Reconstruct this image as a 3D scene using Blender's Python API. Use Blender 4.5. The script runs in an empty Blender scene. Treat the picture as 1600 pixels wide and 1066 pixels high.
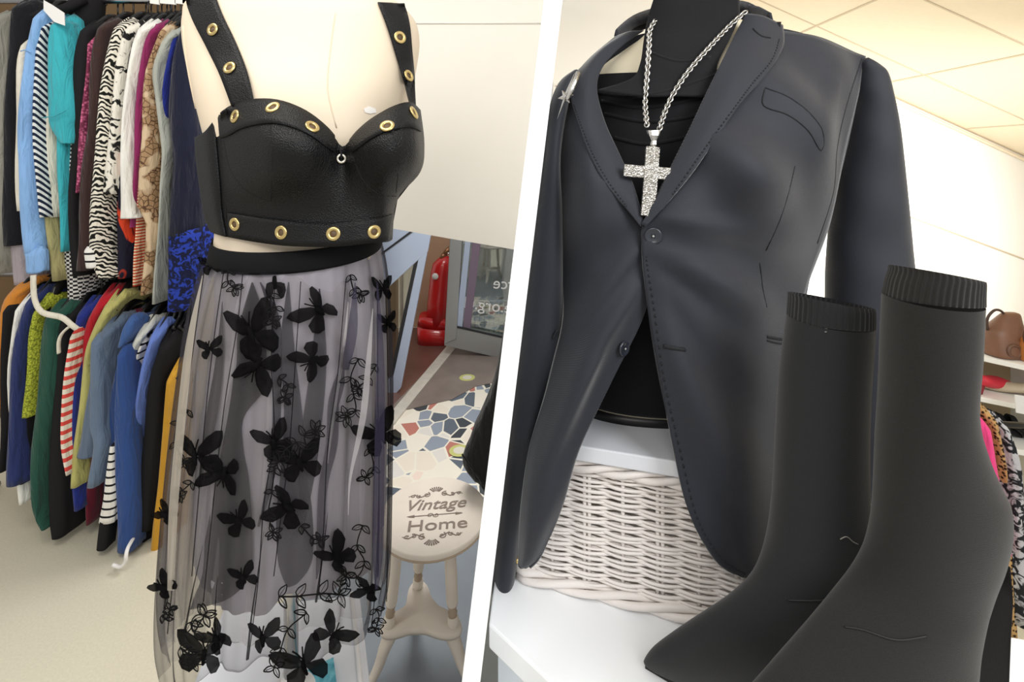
import bpy, bmesh, math, random
from mathutils import Vector, Matrix
from mathutils.bvhtree import BVHTree
random.seed(7)
SC = bpy.context.scene
COL = SC.collection
PI = math.pi
F, HX, HY, EYE = 780.0, 800.0, 250.0, 1.5      # focal length in px, principal column, horizon row, eye height

def W(x, y, Y):
    """world point seen at photo position (x, y) at distance Y in front of the lens"""
    return Vector((Y * (x - HX) / F, Y, EYE - Y * (y - HY) / F))

def on_plane(x, y, z):
    """world point at photo position (x, y) lying on the level z"""
    return W(x, y, (EYE - z) * F / (y - HY))

# ------------------------------------------------------------------ mesh builder
class MB:
    def __init__(s):
        s.v = []; s.f = []; s.m = []; s.mi = 0
    def add(s, vs, fs):
        b = len(s.v)
        s.v += [Vector(p) for p in vs]
        s.f += [tuple(b + i for i in f) for f in fs]
        s.m += [s.mi] * len(fs)
        return s
    def grid(s, g, close_u=False, flip=False):
        nr, nc = len(g), len(g[0])
        fs = []
        for i in range(nr - 1):
            for j in range(nc if close_u else nc - 1):
                k = (j + 1) % nc
                q = (i * nc + j, i * nc + k, (i + 1) * nc + k, (i + 1) * nc + j)
                fs.append(q[::-1] if flip else q)
        return s.add([p for r in g for p in r], fs)
    def loft(s, rings, cap0=True, cap1=True):
        n = len(rings[0])
        s.grid(rings, close_u=True)
        for r, c in ((rings[0], cap0), (rings[-1], cap1)):
            if c:
                m = sum((Vector(p) for p in r), Vector()) / n
                s.add([m] + list(r), [(0, 1 + (i + 1) % n, 1 + i) if r is rings[0] else (0, 1 + i, 1 + (i + 1) % n) for i in range(n)])
        return s
    def tube(s, pts, r, n=8, closed=False, flat=1.0):
        pts = [Vector(p) for p in pts]
        rings = []
        up = None
        N = len(pts)
        for i, p in enumerate(pts):
            a = pts[(i - 1) % N] if (closed or i > 0) else p
            b = pts[(i + 1) % N] if (closed or i < N - 1) else p
            t = (b - a)
            if t.length < 1e-9: t = Vector((0, 0, 1))
            t.normalize()
            if up is None:
                up = Vector((0, 0, 1)) if abs(t.z) < .9 else Vector((0, 1, 0))
            sd = t.cross(up)
            if sd.length < 1e-6: sd = t.orthogonal()
            sd.normalize(); up = sd.cross(t).normalized()
            rr = r[i] if isinstance(r, (list, tuple)) else r
            rings.append([p + sd * rr * math.cos(2 * PI * k / n) + up * rr * flat * math.sin(2 * PI * k / n) for k in range(n)])
        if closed:
            rings.append(rings[0]); return s.loft(rings, False, False)
        return s.loft(rings)
    def prism(s, poly, vec):
        """polygon (world points) extruded by a vector"""
        n = len(poly); vec = Vector(vec)
        vs = [Vector(p) for p in poly] + [Vector(p) + vec for p in poly]
        fs = [tuple(range(n)), tuple(range(2 * n - 1, n - 1, -1))]
        fs += [(i, n + i, n + (i + 1) % n, (i + 1) % n) for i in range(n)]
        return s.add(vs, fs)
    def box(s, c, sz, rz=0.0):
        x, y, z = sz[0] / 2, sz[1] / 2, sz[2] / 2
        R = Matrix.Rotation(rz, 3, 'Z'); c = Vector(c)
        vs = [c + R @ Vector(p) for p in ((-x, -y, -z), (x, -y, -z), (x, y, -z), (-x, y, -z), (-x, -y, z), (x, -y, z), (x, y, z), (-x, y, z))]
        return s.add(vs, [(0, 3, 2, 1), (4, 5, 6, 7), (0, 1, 5, 4), (1, 2, 6, 5), (2, 3, 7, 6), (3, 0, 4, 7)])
    def torus(s, c, nrm, R, r, n=24, m=8, squash=1.0):
        c = Vector(c); nrm = Vector(nrm).normalized()
        a = nrm.orthogonal().normalized(); b = nrm.cross(a)
        g = []
        for i in range(n + 1):
            t = 2 * PI * i / n; d = a * math.cos(t) + b * math.sin(t)
            g.append([c + d * (R + r * math.cos(2 * PI * k / m)) + nrm * r * squash * math.sin(2 * PI * k / m) for k in range(m)])
        return s.grid(g, close_u=True)
    def disc(s, c, nrm, R, n=20, h=0.001):
        c = Vector(c); nrm = Vector(nrm).normalized()
        a = nrm.orthogonal().normalized(); b = nrm.cross(a)
        rg = [[c + nrm * k + (a * math.cos(2 * PI * i / n) + b * math.sin(2 * PI * i / n)) * R for i in range(n)] for k in (0, h)]
        return s.loft(rg)
    def lathe(s, c, prof, n=32, axis=Vector((0, 0, 1))):
        c = Vector(c); a = axis.orthogonal().normalized(); b = axis.cross(a)
        return s.loft([[c + axis * z + (a * math.cos(2 * PI * i / n) + b * math.sin(2 * PI * i / n)) * r for i in range(n)] for r, z in prof])

def obj(name, mb, mats, parent=None, smooth=True, solid=0, sub=0, bevel=0, recenter=True, off=0.0):
    me = bpy.data.meshes.new(name)
    vs = mb.v
    loc = Vector((0, 0, 0))
    if parent is None and recenter:
        lo = Vector((min(v.x for v in vs), min(v.y for v in vs), min(v.z for v in vs)))
        hi = Vector((max(v.x for v in vs), max(v.y for v in vs), max(v.z for v in vs)))
        loc = Vector(((lo.x + hi.x) / 2, (lo.y + hi.y) / 2, lo.z))
    elif parent is not None:
        loc = Vector((0, 0, 0))
    me.from_pydata([v - loc for v in vs], [], mb.f)
    if not isinstance(mats, (list, tuple)): mats = [mats]
    for m in mats: me.materials.append(m)
    for p, i in zip(me.polygons, mb.m):
        p.material_index = min(i, len(mats) - 1); p.use_smooth = smooth
    bm = bmesh.new(); bm.from_mesh(me)
    bmesh.ops.remove_doubles(bm, verts=bm.verts, dist=1e-6)
    bmesh.ops.recalc_face_normals(bm, faces=bm.faces)
    bm.to_mesh(me); bm.free()
    o = bpy.data.objects.new(name, me); COL.objects.link(o)
    o.location = loc
    if parent is not None:
        o.parent = parent
        o.matrix_parent_inverse = Matrix.Translation(-world_loc(parent))
    if bevel:
        b = o.modifiers.new('bevel', 'BEVEL'); b.width = bevel; b.segments = 2; b.limit_method = 'ANGLE'
    if solid:
        b = o.modifiers.new('solid', 'SOLIDIFY'); b.thickness = solid; b.offset = off
    if sub:
        b = o.modifiers.new('sub', 'SUBSURF'); b.levels = sub; b.render_levels = sub
    return o

def world_loc(o):
    l = Vector((0, 0, 0))
    while o is not None:
        l += Vector(o.location) + o.matrix_parent_inverse.to_translation(); o = o.parent
    return l

def tag(o, label, cat, group=None, kind=None):
    o['label'] = label
    if cat: o['category'] = cat
    if group: o['group'] = group
    if kind: o['kind'] = kind
    return o

def thing(name, label, cat, loc, group=None):
    o = bpy.data.objects.new(name, None); COL.objects.link(o)
    o.empty_display_size = .05
    o.location = Vector(loc)
    return tag(o, label, cat, group)

def struct(name, mb, m, **k):
    o = obj(name, mb, m, smooth=k.pop('smooth', False), **k); o['kind'] = 'structure'; return o

# ------------------------------------------------------------------ curves and patches
def cr(a, b, c, d, t):
    return tuple(.5 * ((2 * q) + (-p + r) * t + (2 * p - 5 * q + 4 * r - s_) * t * t + (-p + 3 * q - 3 * r + s_) * t ** 3) for p, q, r, s_ in zip(a, b, c, d))
def smooth_rows(rows, k=4):
    out = []
    n = len(rows)
    for i in range(n - 1):
        a = rows[max(i - 1, 0)]; b = rows[i]; c = rows[i + 1]; d = rows[min(i + 2, n - 1)]
        for j in range(k): out.append(cr(a, b, c, d, j / k))
    out.append(tuple(rows[-1])); return out
def patch(ctrl, ku=4, kv=4):
    """ctrl: rows of (x, y, Y); returns a fine grid of world points"""
    rows = [smooth_rows(r, ku) for r in ctrl]
    cols = list(zip(*rows))
    fine = [smooth_rows(list(c), kv) for c in cols]
    return [[W(*fine[j][i]) for j in range(len(fine))] for i in range(len(fine[0]))]
def px_of(p): return (HX + F * p.x / p.y, HY - F * (p.z - EYE) / p.y)
def ring(xl, yl, xr, yr, Y, b, n=32, e=1.0, tilt=0.0, wave=None, fit=True):
    """closed section round (xl, yl)-(xr, yr); its seen outline touches both ends"""
    tx, ty = xr - xl, yr - yl; ln = math.hypot(tx, ty) or 1; tx /= ln; ty /= ln
    x0, y0, x1, y1 = xl, yl, xr, yr
    for it in range(4 if fit else 1):
        L, R = W(x0, y0, Y), W(x1, y1, Y); C = (L + R) / 2; A = (R - L) / 2
        out = []
        for i in range(n):
            t = 2 * PI * i / n; c, s_ = math.cos(t), math.sin(t)
            cc = math.copysign(abs(c) ** e, c); ss = math.copysign(abs(s_) ** e, s_)
            k = 1.0 if wave is None else wave(t)
            out.append(C + A * cc * k + Vector((0, -b * ss * k, -tilt * ss)))
        if it == 3 or not fit: break
        pr = [(px_of(p)[0] - xl) * tx + (px_of(p)[1] - yl) * ty for p in out]
        lo, hi = min(pr), max(pr) - ln
        x0 -= tx * lo; y0 -= ty * lo; x1 -= tx * hi; y1 -= ty * hi
        if (x1 - x0) * tx + (y1 - y0) * ty < 2:
            mx_, my_ = (x0 + x1) / 2, (y0 + y1) / 2; x0, x1, y0, y1 = mx_ - tx, mx_ + tx, my_ - ty, my_ + ty
    return out
def bvh_of(*mbs):
    vs, fs = [], []
    for m in mbs:
        b = len(vs); vs += m.v; fs += [tuple(b + i for i in f) for f in m.f]
    return BVHTree.FromPolygons(vs, fs)
EYEV = Vector((0, 0, EYE))
def hit(x, y, bvh, Yd=1.0):
    """point and outward normal where the sight line through (x, y) meets a surface"""
    d = (W(x, y, 1.0) - EYEV).normalized()
    l, n, i, ds = bvh.ray_cast(EYEV, d)
    if l is None: return W(x, y, Yd), Vector((0, -1, 0))
    if n.dot(d) > 0: n = -n
    return l, n
def line_on(mb, pts, bvh, r, off=.001, Yd=1.0, k=4, n=6, closed=False):
    sp = smooth_rows(pts + ([pts[0]] if closed else []), k) if len(pts) > 2 else pts
    w = []
    last = Yd
    for p in sp:
        l, nn = hit(p[0], p[1], bvh, last); last = l.y
        w.append(l + nn * off)
    return mb.tube(w, r, n)
def leaf_on(mb, pts, bvh, off=.002, Yd=1.0):
    """filled outline laid on a surface"""
    cx = sum(p[0] for p in pts) / len(pts); cy = sum(p[1] for p in pts) / len(pts)
    rows = []
    ref = hit(cx, cy, bvh, Yd)[0].y
    for s_ in (1.0, .6, .02):
        r = []
        for p in pts:
            l, n = hit(cx + (p[0] - cx) * s_, cy + (p[1] - cy) * s_, bvh, ref)
            if abs(l.y - ref) > .12: l = W(cx + (p[0] - cx) * s_, cy + (p[1] - cy) * s_, ref)
            r.append(l + n * off)
        rows.append(r)
    return mb.grid(rows, close_u=True)

# ------------------------------------------------------------------ materials
def lin(c):
    return tuple(((v / 255) / 12.92 if v / 255 <= .04045 else ((v / 255 + .055) / 1.055) ** 2.4) for v in c)
class NT:
    def __init__(s, name):
        s.m = bpy.data.materials.new(name); s.m.use_nodes = True
        s.t = s.m.node_tree; s.t.nodes.clear()
        s.out = s.t.nodes.new('ShaderNodeOutputMaterial')
    def n(s, t, **k):
        nd = s.t.nodes.new(t)
        for a, b in k.items():
            if a.startswith('i_'):
                nd.inputs[a[2:].replace('_', ' ')].default_value = b
            else: setattr(nd, a, b)
        return nd
    def l(s, a, b): s.t.links.new(a, b)
def C4(c): return (*lin(c), 1)
def creases(N, p, src, strength=.6, chain=None):
    """soft hanging creases: stretched noise as bump"""
    mp = N.n('ShaderNodeMapping'); mp.inputs['Scale'].default_value = (1.6, 1.0, .28); N.l(src, mp.inputs[0])
    nz = N.n('ShaderNodeTexNoise', i_Scale=22, i_Detail=3, i_Distortion=.8); N.l(mp.outputs[0], nz.inputs['Vector'])
    b = N.n('ShaderNodeBump', i_Strength=strength, i_Distance=.03); N.l(nz.outputs[0], b.inputs['Height'])
    if chain is not None: N.l(chain, b.inputs['Normal'])
    N.l(b.outputs[0], p.inputs['Normal'])
def base(name, col, rough=.8, metal=0, sheen=0, spec=.5, bump=0, bscale=200, kind='noise', coat=0, vary=0, vscale=8, trans=0, scl=None, crease=0):
    """plain procedural material: colour with a little noise in tone, optional fine bump"""
    N = NT(name)
    p = N.n('ShaderNodeBsdfPrincipled'); N.l(p.outputs[0], N.out.inputs[0])
    p.inputs['Base Color'].default_value = C4(col)
    p.inputs['Roughness'].default_value = rough; p.inputs['Metallic'].default_value = metal
    p.inputs['Specular IOR Level'].default_value = spec
    if sheen:
        p.inputs['Sheen Weight'].default_value = sheen; p.inputs['Sheen Roughness'].default_value = .5
    if coat: p.inputs['Coat Weight'].default_value = coat
    if trans: p.inputs['Transmission Weight'].default_value = trans
    tc = N.n('ShaderNodeTexCoord')
    src = tc.outputs['Object']
    if scl:
        mp = N.n('ShaderNodeMapping'); mp.inputs['Scale'].default_value = scl; N.l(src, mp.inputs[0]); src = mp.outputs[0]
    if vary:
        nz = N.n('ShaderNodeTexNoise', i_Scale=vscale, i_Detail=3); N.l(src, nz.inputs['Vector'])
        mx = N.n('ShaderNodeMix', data_type='RGBA')
        mx.inputs[6].default_value = C4(tuple(max(0, c * (1 - vary)) for c in col)); mx.inputs[7].default_value = C4(tuple(min(255, c * (1 + vary)) for c in col))
        N.l(nz.outputs[0], mx.inputs[0]); N.l(mx.outputs[2], p.inputs['Base Color'])
    if bump:
        if kind == 'noise': tx = N.n('ShaderNodeTexNoise', i_Scale=bscale, i_Detail=4); o = tx.outputs[0]
        elif kind == 'voronoi': tx = N.n('ShaderNodeTexVoronoi', i_Scale=bscale); o = tx.outputs['Distance']
        else:
            tx = N.n('ShaderNodeTexWave', i_Scale=bscale, i_Distortion=.6); tx.bands_direction = kind; o = tx.outputs['Fac']
        N.l(src, tx.inputs['Vector'])
        bp = N.n('ShaderNodeBump', i_Strength=bump, i_Distance=.002); N.l(o, bp.inputs['Height']); N.l(bp.outputs[0], p.inputs['Normal'])
    if crease: creases(N, p, src, crease, bp.outputs[0] if bump else None)
    return N.m
def pattern(name, kind, c1, c2, scale=20, lo=.45, hi=.55, c3=None, vec=(1, 1, 1), dist=3.0, rough=.85, rot=(0, 0, 0), direction='Z'):
    """two (or three) tone printed cloth"""
    N = NT(name)
    p = N.n('ShaderNodeBsdfPrincipled', i_Roughness=rough); N.l(p.outputs[0], N.out.inputs[0])
    p.inputs['Specular IOR Level'].default_value = .25
    tc = N.n('ShaderNodeTexCoord'); mp = N.n('ShaderNodeMapping')
    mp.inputs['Scale'].default_value = vec; mp.inputs['Rotation'].default_value = rot
    N.l(tc.outputs['Object'], mp.inputs[0])
    if kind == 'noise': tx = N.n('ShaderNodeTexNoise', i_Scale=scale, i_Detail=2, i_Distortion=dist); o = tx.outputs[0]
    elif kind == 'cell': tx = N.n('ShaderNodeTexVoronoi', i_Scale=scale, feature='DISTANCE_TO_EDGE'); o = tx.outputs['Distance']
    elif kind == 'spot': tx = N.n('ShaderNodeTexVoronoi', i_Scale=scale); o = tx.outputs['Distance']
    elif kind == 'check': tx = N.n('ShaderNodeTexChecker', i_Scale=scale); o = tx.outputs['Fac']
    else:
        tx = N.n('ShaderNodeTexWave', i_Scale=scale, i_Distortion=dist, i_Detail=1.5); tx.inputs['Detail Scale'].default_value = 1.2; tx.bands_direction = direction; o = tx.outputs['Fac']
    N.l(mp.outputs[0], tx.inputs['Vector'])
    rp = N.n('ShaderNodeValToRGB'); e = rp.color_ramp.elements
    e[0].position = lo; e[0].color = C4(c1); e[1].position = hi; e[1].color = C4(c2)
    N.l(o, rp.inputs[0]); colr = rp.outputs[0]
    if c3:
        n2 = N.n('ShaderNodeTexNoise', i_Scale=scale * .35, i_Detail=1); N.l(mp.outputs[0], n2.inputs['Vector'])
        r2 = N.n('ShaderNodeValToRGB'); r2.color_ramp.elements[0].position = .5; r2.color_ramp.elements[1].position = .56
        N.l(n2.outputs[0], r2.inputs[0])
        mx = N.n('ShaderNodeMix', data_type='RGBA'); N.l(r2.outputs[0], mx.inputs[0]); N.l(colr, mx.inputs[6]); mx.inputs[7].default_value = C4(c3); colr = mx.outputs[2]
    N.l(colr, p.inputs['Base Color'])
    creases(N, p, tc.outputs['Object'], .45)
    return N.m
def tulle(name, col, a0, a1, transl=.3):
    """net cloth: partly open, denser where the layer is seen edge-on, as net is"""
    N = NT(name)
    d = N.n('ShaderNodeBsdfDiffuse'); d.inputs[0].default_value = C4(col)
    tl = N.n('ShaderNodeBsdfTranslucent'); tl.inputs[0].default_value = C4(col)
    m1 = N.n('ShaderNodeMixShader'); m1.inputs[0].default_value = transl
    N.l(d.outputs[0], m1.inputs[1]); N.l(tl.outputs[0], m1.inputs[2])
    tr = N.n('ShaderNodeBsdfTransparent')
    lw = N.n('ShaderNodeLayerWeight'); lw.inputs[0].default_value = .35
    mr = N.n('ShaderNodeMapRange'); mr.inputs['To Min'].default_value = a0; mr.inputs['To Max'].default_value = a1
    N.l(lw.outputs['Facing'], mr.inputs['Value'])
    m2 = N.n('ShaderNodeMixShader'); N.l(mr.outputs[0], m2.inputs[0]); N.l(tr.outputs[0], m2.inputs[1]); N.l(m1.outputs[0], m2.inputs[2])
    N.l(m2.outputs[0], N.out.inputs[0]); return N.m
def glass(name, tint=(225, 235, 235), a=.18):
    N = NT(name)
    g = N.n('ShaderNodeBsdfGlossy', i_Roughness=.03); g.inputs[0].default_value = (1, 1, 1, 1)
    t = N.n('ShaderNodeBsdfTransparent'); t.inputs[0].default_value = C4(tint)
    m = N.n('ShaderNodeMixShader'); m.inputs[0].default_value = a
    N.l(t.outputs[0], m.inputs[1]); N.l(g.outputs[0], m.inputs[2]); N.l(m.outputs[0], N.out.inputs[0]); return N.m

_cloth = {}
def cloth(col, rough=.88, sheen=.15):
    k = (col, rough)
    if k not in _cloth: _cloth[k] = base('cloth_%d_%d_%d' % col, col, rough, sheen=sheen, spec=.25, bump=.25, bscale=350, vary=.08, vscale=6, crease=.6)
    return _cloth[k]

def text_mesh(s, size, shear=0.0, extrude=.0008, offset=0.0):
    """lettering as a list of verts and faces in its own flat coordinates, centred"""
    c = bpy.data.curves.new('t', 'FONT'); c.body = s; c.size = size; c.shear = shear; c.extrude = extrude; c.offset = offset
    c.align_x = 'CENTER'; c.align_y = 'CENTER'
    o = bpy.data.objects.new('t', c); COL.objects.link(o)
    dg = bpy.context.evaluated_depsgraph_get(); dg.update()
    me = bpy.data.meshes.new_from_object(o.evaluated_get(dg))
    vs = [v.co.copy() for v in me.vertices]; fs = [tuple(p.vertices) for p in me.polygons]
    bpy.data.objects.remove(o); bpy.data.curves.remove(c); bpy.data.meshes.remove(me)
    return vs, fs
# ================================================================== THE SETTING
M_white = base('white_paint', (236, 235, 233), .55)
M_floor = base('beige_vinyl', (212, 206, 186), .45, vary=.06, vscale=140, bump=.03, bscale=90)
M_greyfloor = base('grey_vinyl', (122, 130, 138), .45, vary=.08, vscale=9)
M_part = base('partition_white', (250, 250, 250), .6)
M_cream = base('cream_ceiling', (238, 224, 200), .8, vary=.015, vscale=30)
M_wallw = base('white_wall', (248, 246, 240), .8)

def poly_floor(name, px, z, m, thick=.004):
    mb = MB(); pts = [on_plane(x, y, z) for x, y in px]
    mb.prism(pts, (0, 0, -thick)); return struct(name, mb, m)

mb = MB(); mb.box((0.2, 2.4, -.03), (9.6, 6.4, .05)); struct('floor', mb, M_floor)
poly_floor('floor_window_bay', [(470, 1500), (470, 760), (880, 760), (880, 1500)], .002, M_greyfloor, .006)

# crazy paving of stone pieces in pale grout
N = NT('crazy_paving'); p = N.n('ShaderNodeBsdfPrincipled', i_Roughness=.4); N.l(p.outputs[0], N.out.inputs[0])
tc = N.n('ShaderNodeTexCoord'); mp = N.n('ShaderNodeMapping'); mp.inputs['Scale'].default_value = (1, .8, 1); N.l(tc.outputs['Object'], mp.inputs[0])
v1 = N.n('ShaderNodeTexVoronoi', i_Scale=10.5); v2 = N.n('ShaderNodeTexVoronoi', i_Scale=10.5, feature='DISTANCE_TO_EDGE')
N.l(mp.outputs[0], v1.inputs['Vector']); N.l(mp.outputs[0], v2.inputs['Vector'])
rp = N.n('ShaderNodeValToRGB'); rp.color_ramp.interpolation = 'CONSTANT'
cs = [(0, (222, 214, 200)), (.2, (136, 146, 160)), (.36, (226, 220, 208)), (.46, (178, 116, 104)), (.58, (210, 208, 204)), (.66, (58, 64, 70)), (.78, (226, 208, 196)), (.86, (88, 98, 110))]
e = rp.color_ramp.elements; e[0].position, e[0].color = cs[0][0], C4(cs[0][1]); e[1].position, e[1].color = cs[1][0], C4(cs[1][1])
for q, c in cs[2:]:
    k = e.new(q); k.color = C4(c)
sx = N.n('ShaderNodeSeparateXYZ'); N.l(v1.outputs['Color'], sx.inputs[0]); N.l(sx.outputs[0], rp.inputs[0])
gr = N.n('ShaderNodeValToRGB'); gr.color_ramp.elements[0].position = .035; gr.color_ramp.elements[1].position = .05; N.l(v2.outputs['Distance'], gr.inputs[0])
mx = N.n('ShaderNodeMix', data_type='RGBA'); mx.inputs[6].default_value = C4((226, 222, 208)); N.l(gr.outputs[0], mx.inputs[0]); N.l(rp.outputs[0], mx.inputs[7])
N.l(mx.outputs[2], p.inputs['Base Color'])
poly_floor('floor_paving', [(520, 772), (520, 640), (605, 645), (700, 622), (745, 600), (800, 550), (803, 560), (765, 790), (640, 772)], .005, N.m, .004)
M_mat = base('entrance_mat', (120, 110, 104), .5, vary=.2, vscale=5, bump=.1, bscale=60)
poly_floor('floor_entrance_mat', [(600, 648), (704, 540), (790, 556), (779, 596), (742, 604), (706, 624)], .009, M_mat, .003)
# two little inlaid rings in the paving
for i, (x, y) in enumerate(((730, 590), (718, 704))):
    c = on_plane(x, y, .0095); mb = MB(); mb.torus(c, (0, 0, 1), .042, .012, squash=.12); mb.mi = 1; mb.disc(c, (0, 0, 1), .032, h=.001)
    o = struct('floor_inlay_%d' % (i + 1), mb, [base('inlay_yellow', (186, 188, 116), .5), base('inlay_cream', (206, 202, 190), .5)])

# the slanting white partition that stands between the two displays
def part_px(y): return 864.5 - .1205 * y
mb = MB(); PT = .0222
def pcorner(Y, z, s):
    y = HY + (EYE - z) * F / Y; q = W(part_px(y), y, Y); return q + Vector((s * PT / 2, 0, 0))
fr = [pcorner(.6, 0, -1), pcorner(.6, 0, 1), pcorner(.6, 2.75, 1), pcorner(.6, 2.75, -1)]
bk = [pcorner(5, 0, -1), pcorner(5, 0, 1), pcorner(5, 2.75, 1), pcorner(5, 2.75, -1)]
mb.add(fr + bk, [(0, 1, 2, 3), (7, 6, 5, 4), (0, 4, 5, 1), (1, 5, 6, 2), (2, 6, 7, 3), (3, 7, 4, 0)])
struct('wall_divider', mb, M_part)

# right bay: white back wall and sloping tiled ceiling
def ceil_z(x): return 3.381 - .452 * x
mb = MB(); mb.prism([(.33, 4, 0), (5.4, 4, 0), (5.4, 4, ceil_z(5.4)), (.62, 4, 3.1), (.33, 4, 2.75)], (0, .08, 0)); struct('wall_back', mb, M_wallw)
mb = MB(); L = MB()
mb.prism([(.62, -.2, 3.1), (.62, 4.0, 3.1), (5.4, 4.0, ceil_z(5.4)), (5.4, -.2, ceil_z(5.4))], (.02, 0, .05)); struct('ceiling', mb, M_cream)
M_joint = base('ceiling_joint', (205, 190, 165), .8)
for i, Y in enumerate((1.2, 1.95, 2.7, 3.45)):
    L.prism([(.7, Y, ceil_z(.7) - .001), (5.3, Y, ceil_z(5.3) - .001), (5.3, Y + .012, ceil_z(5.3) - .001), (.7, Y + .012, ceil_z(.7) - .001)], (0, 0, -.003))
for x in (1.35, 2.1, 2.85, 3.6, 4.35):
    L.prism([(x, 0, ceil_z(x) - .001), (x, 3.95, ceil_z(x) - .001), (x + .012, 3.95, ceil_z(x + .012) - .001), (x + .012, 0, ceil_z(x + .012) - .001)], (0, 0, -.003))
struct('trim_ceiling_joints', L, M_joint)
mb = MB(); mb.tube([(.7, 3.985, ceil_z(.7) - .03), (5.3, 3.985, ceil_z(5.3) - .03)], .014, 6); struct('trim_cornice', mb, M_cream)
mb = MB()
for (a, b) in (((1420, 338), (1640, 420)), ((868, 134), (905, 152))):
    mb.tube([W(a[0], a[1], 3.992), W(b[0], b[1], 3.992)], .006, 6)
struct('trim_wall_joint', mb, M_joint)

# left bay: wall behind the rails, tan wall by the entrance
M_tan = base('tan_wall', (112, 88, 58), .8, vary=.08)
M_peach = base('peach_wall', (196, 162, 134), .8, vary=.05)
mb = MB(); mb.box((-2.6, 2.95, 1.5), (3.6, .08, 3.0)); struct('wall_left', mb, M_tan)
YP = 4.5
mb = MB(); mb.prism([W(540, 200, YP), W(712, 200, YP), Vector((YP * (712 - HX) / F, YP, 0)), Vector((YP * (540 - HX) / F, YP, 0))], (0, .06, 0)); struct('wall_entrance', mb, M_peach)
poly_floor('floor_porch', [(560, 700), (560, 512), (712, 512), (704, 536), (594, 664)], .007, base('brown_porch_floor', (104, 74, 66), .3, vary=.15, vscale=4), .003)

# big white board hung in the window
mb = MB()
brd = [W(596, -160, 1.75), W(872, -160, 1.75), W(856, 0, 1.75), W(809, 391, 1.75), W(703, 373, 1.75), W(606, 356, 1.75)]
mb.prism(brd, (0, .012, 0))
bt = thing('display_board', 'large plain white board hung behind the dressed torso in the shop window', 'board', (sum((v for v in brd), Vector()) / 6))
obj('panel', mb, base('board_white', (240, 237, 229), .6, vary=.012, vscale=4), bt, smooth=False)
mb = MB(); mb.tube([W(612, 36, 1.747), W(851, 36, 1.747)], .0025, 6)
obj('crease', mb, base('board_crease', (246, 244, 238), .6), bt)

# aluminium glass door standing ajar
M_alu = base('pale_aluminium', (176, 190, 214), .4, metal=.15)
M_alug = base('grey_aluminium', (158, 160, 160), .35, metal=.5)
M_rub = base('black_gasket', (34, 36, 40), .5)
M_gl = glass('door_glass')
Yd = 3.2
def fpoly(pts, Y, t=.03): 
    m = MB(); m.prism([W(x, y, Y) for x, y in pts], (0, t, 0)); return m
dr = obj('door_1', fpoly([(678, 340), (668, 394), (656, 404), (582, 472), (560, 470), (588, 330)], Yd), M_alu, None, smooth=False, bevel=.003); dr['kind'] = 'structure'
obj('door_stile', fpoly([(671, 375), (654, 404), (614, 590), (610, 625), (626, 607)], Yd + .001), M_alu, dr, smooth=False, bevel=.003)
obj('door_bottom_rail', fpoly([(618, 584), (626, 606), (560, 672), (560, 634)], Yd + .002), M_alu, dr, smooth=False, bevel=.003)
obj('door_gasket', fpoly([(655, 405), (650, 418), (613, 592), (608, 600), (613, 570), (646, 414)], Yd + .004), M_rub, dr, smooth=False)
obj('door_gasket', fpoly([(646, 362), (598, 397), (590, 405), (592, 398), (640, 362)], Yd - .004, .01), M_rub, dr, smooth=False)
obj('door_glass', fpoly([(654, 408), (612, 590), (560, 640), (560, 470)], Yd + .012, .006), M_gl, dr, smooth=False)
# sill strip in front of the mat
mb = MB(); mb.prism([on_plane(x, y, .016) for x, y in ((594, 664), (702, 536), (712, 543), (604, 676))], (0, 0, -.012)); struct('trim_threshold', mb, base('threshold', (190, 186, 176), .4, vary=.1, vscale=20))
# window with grey post, glass and reversed lettering read from inside
Yw = 3.8
wd = obj('window_1', fpoly([(703, 372), (722, 372), (713, 530), (694, 538)], Yw - .02, .06), M_alug, None, smooth=False, bevel=.004); wd['kind'] = 'structure'
obj('window_mullion', fpoly([(727, 372), (736, 372), (722, 512), (712, 512)], Yw, .04), M_alu, wd, smooth=False, bevel=.003)
obj('window_mullion', fpoly([(739, 372), (752, 372), (735, 514), (723, 512)], Yw + .02, .04), base('plum_frame', (120, 104, 122), .5), wd, smooth=False, bevel=.003)
obj('window_bottom_rail', fpoly([(697, 508), (795, 530), (790, 562), (694, 540)], Yw - .01, .06), M_alug, wd, smooth=False, bevel=.003)
obj('window_gasket', fpoly([(711, 509), (795, 528), (795, 531), (711, 512)], Yw - .014, .01), M_rub, wd, smooth=False)
obj('window_pane', fpoly([(714, 372), (812, 372), (795, 530), (702, 510)], Yw + .03, .006), M_gl, wd, smooth=False)
M_let = base('white_vinyl_letters', (232, 234, 234), .5)
def wall_text(s, x, y, Y, size, mirror, parent, name, m, rz=.0):
    vs, fs = text_mesh(s, size); mb = MB(); c = W(x, y, Y)
    ca, sa = math.cos(rz), math.sin(rz)
    mb.add([c + Vector(((-1 if mirror else 1) * (v.x * ca - v.y * sa), -v.z, v.x * sa + v.y * ca)) for v in vs], fs)
    return obj(name, mb, m, parent, smooth=False)
wall_text('rce', 787, 444, Yw + .024, .125, True, wd, 'window_lettering', M_let, .06)
wall_text('ce.org.uk', 764, 478, Yw + .024, .125, True, wd, 'window_lettering', M_let, .12)
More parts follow.
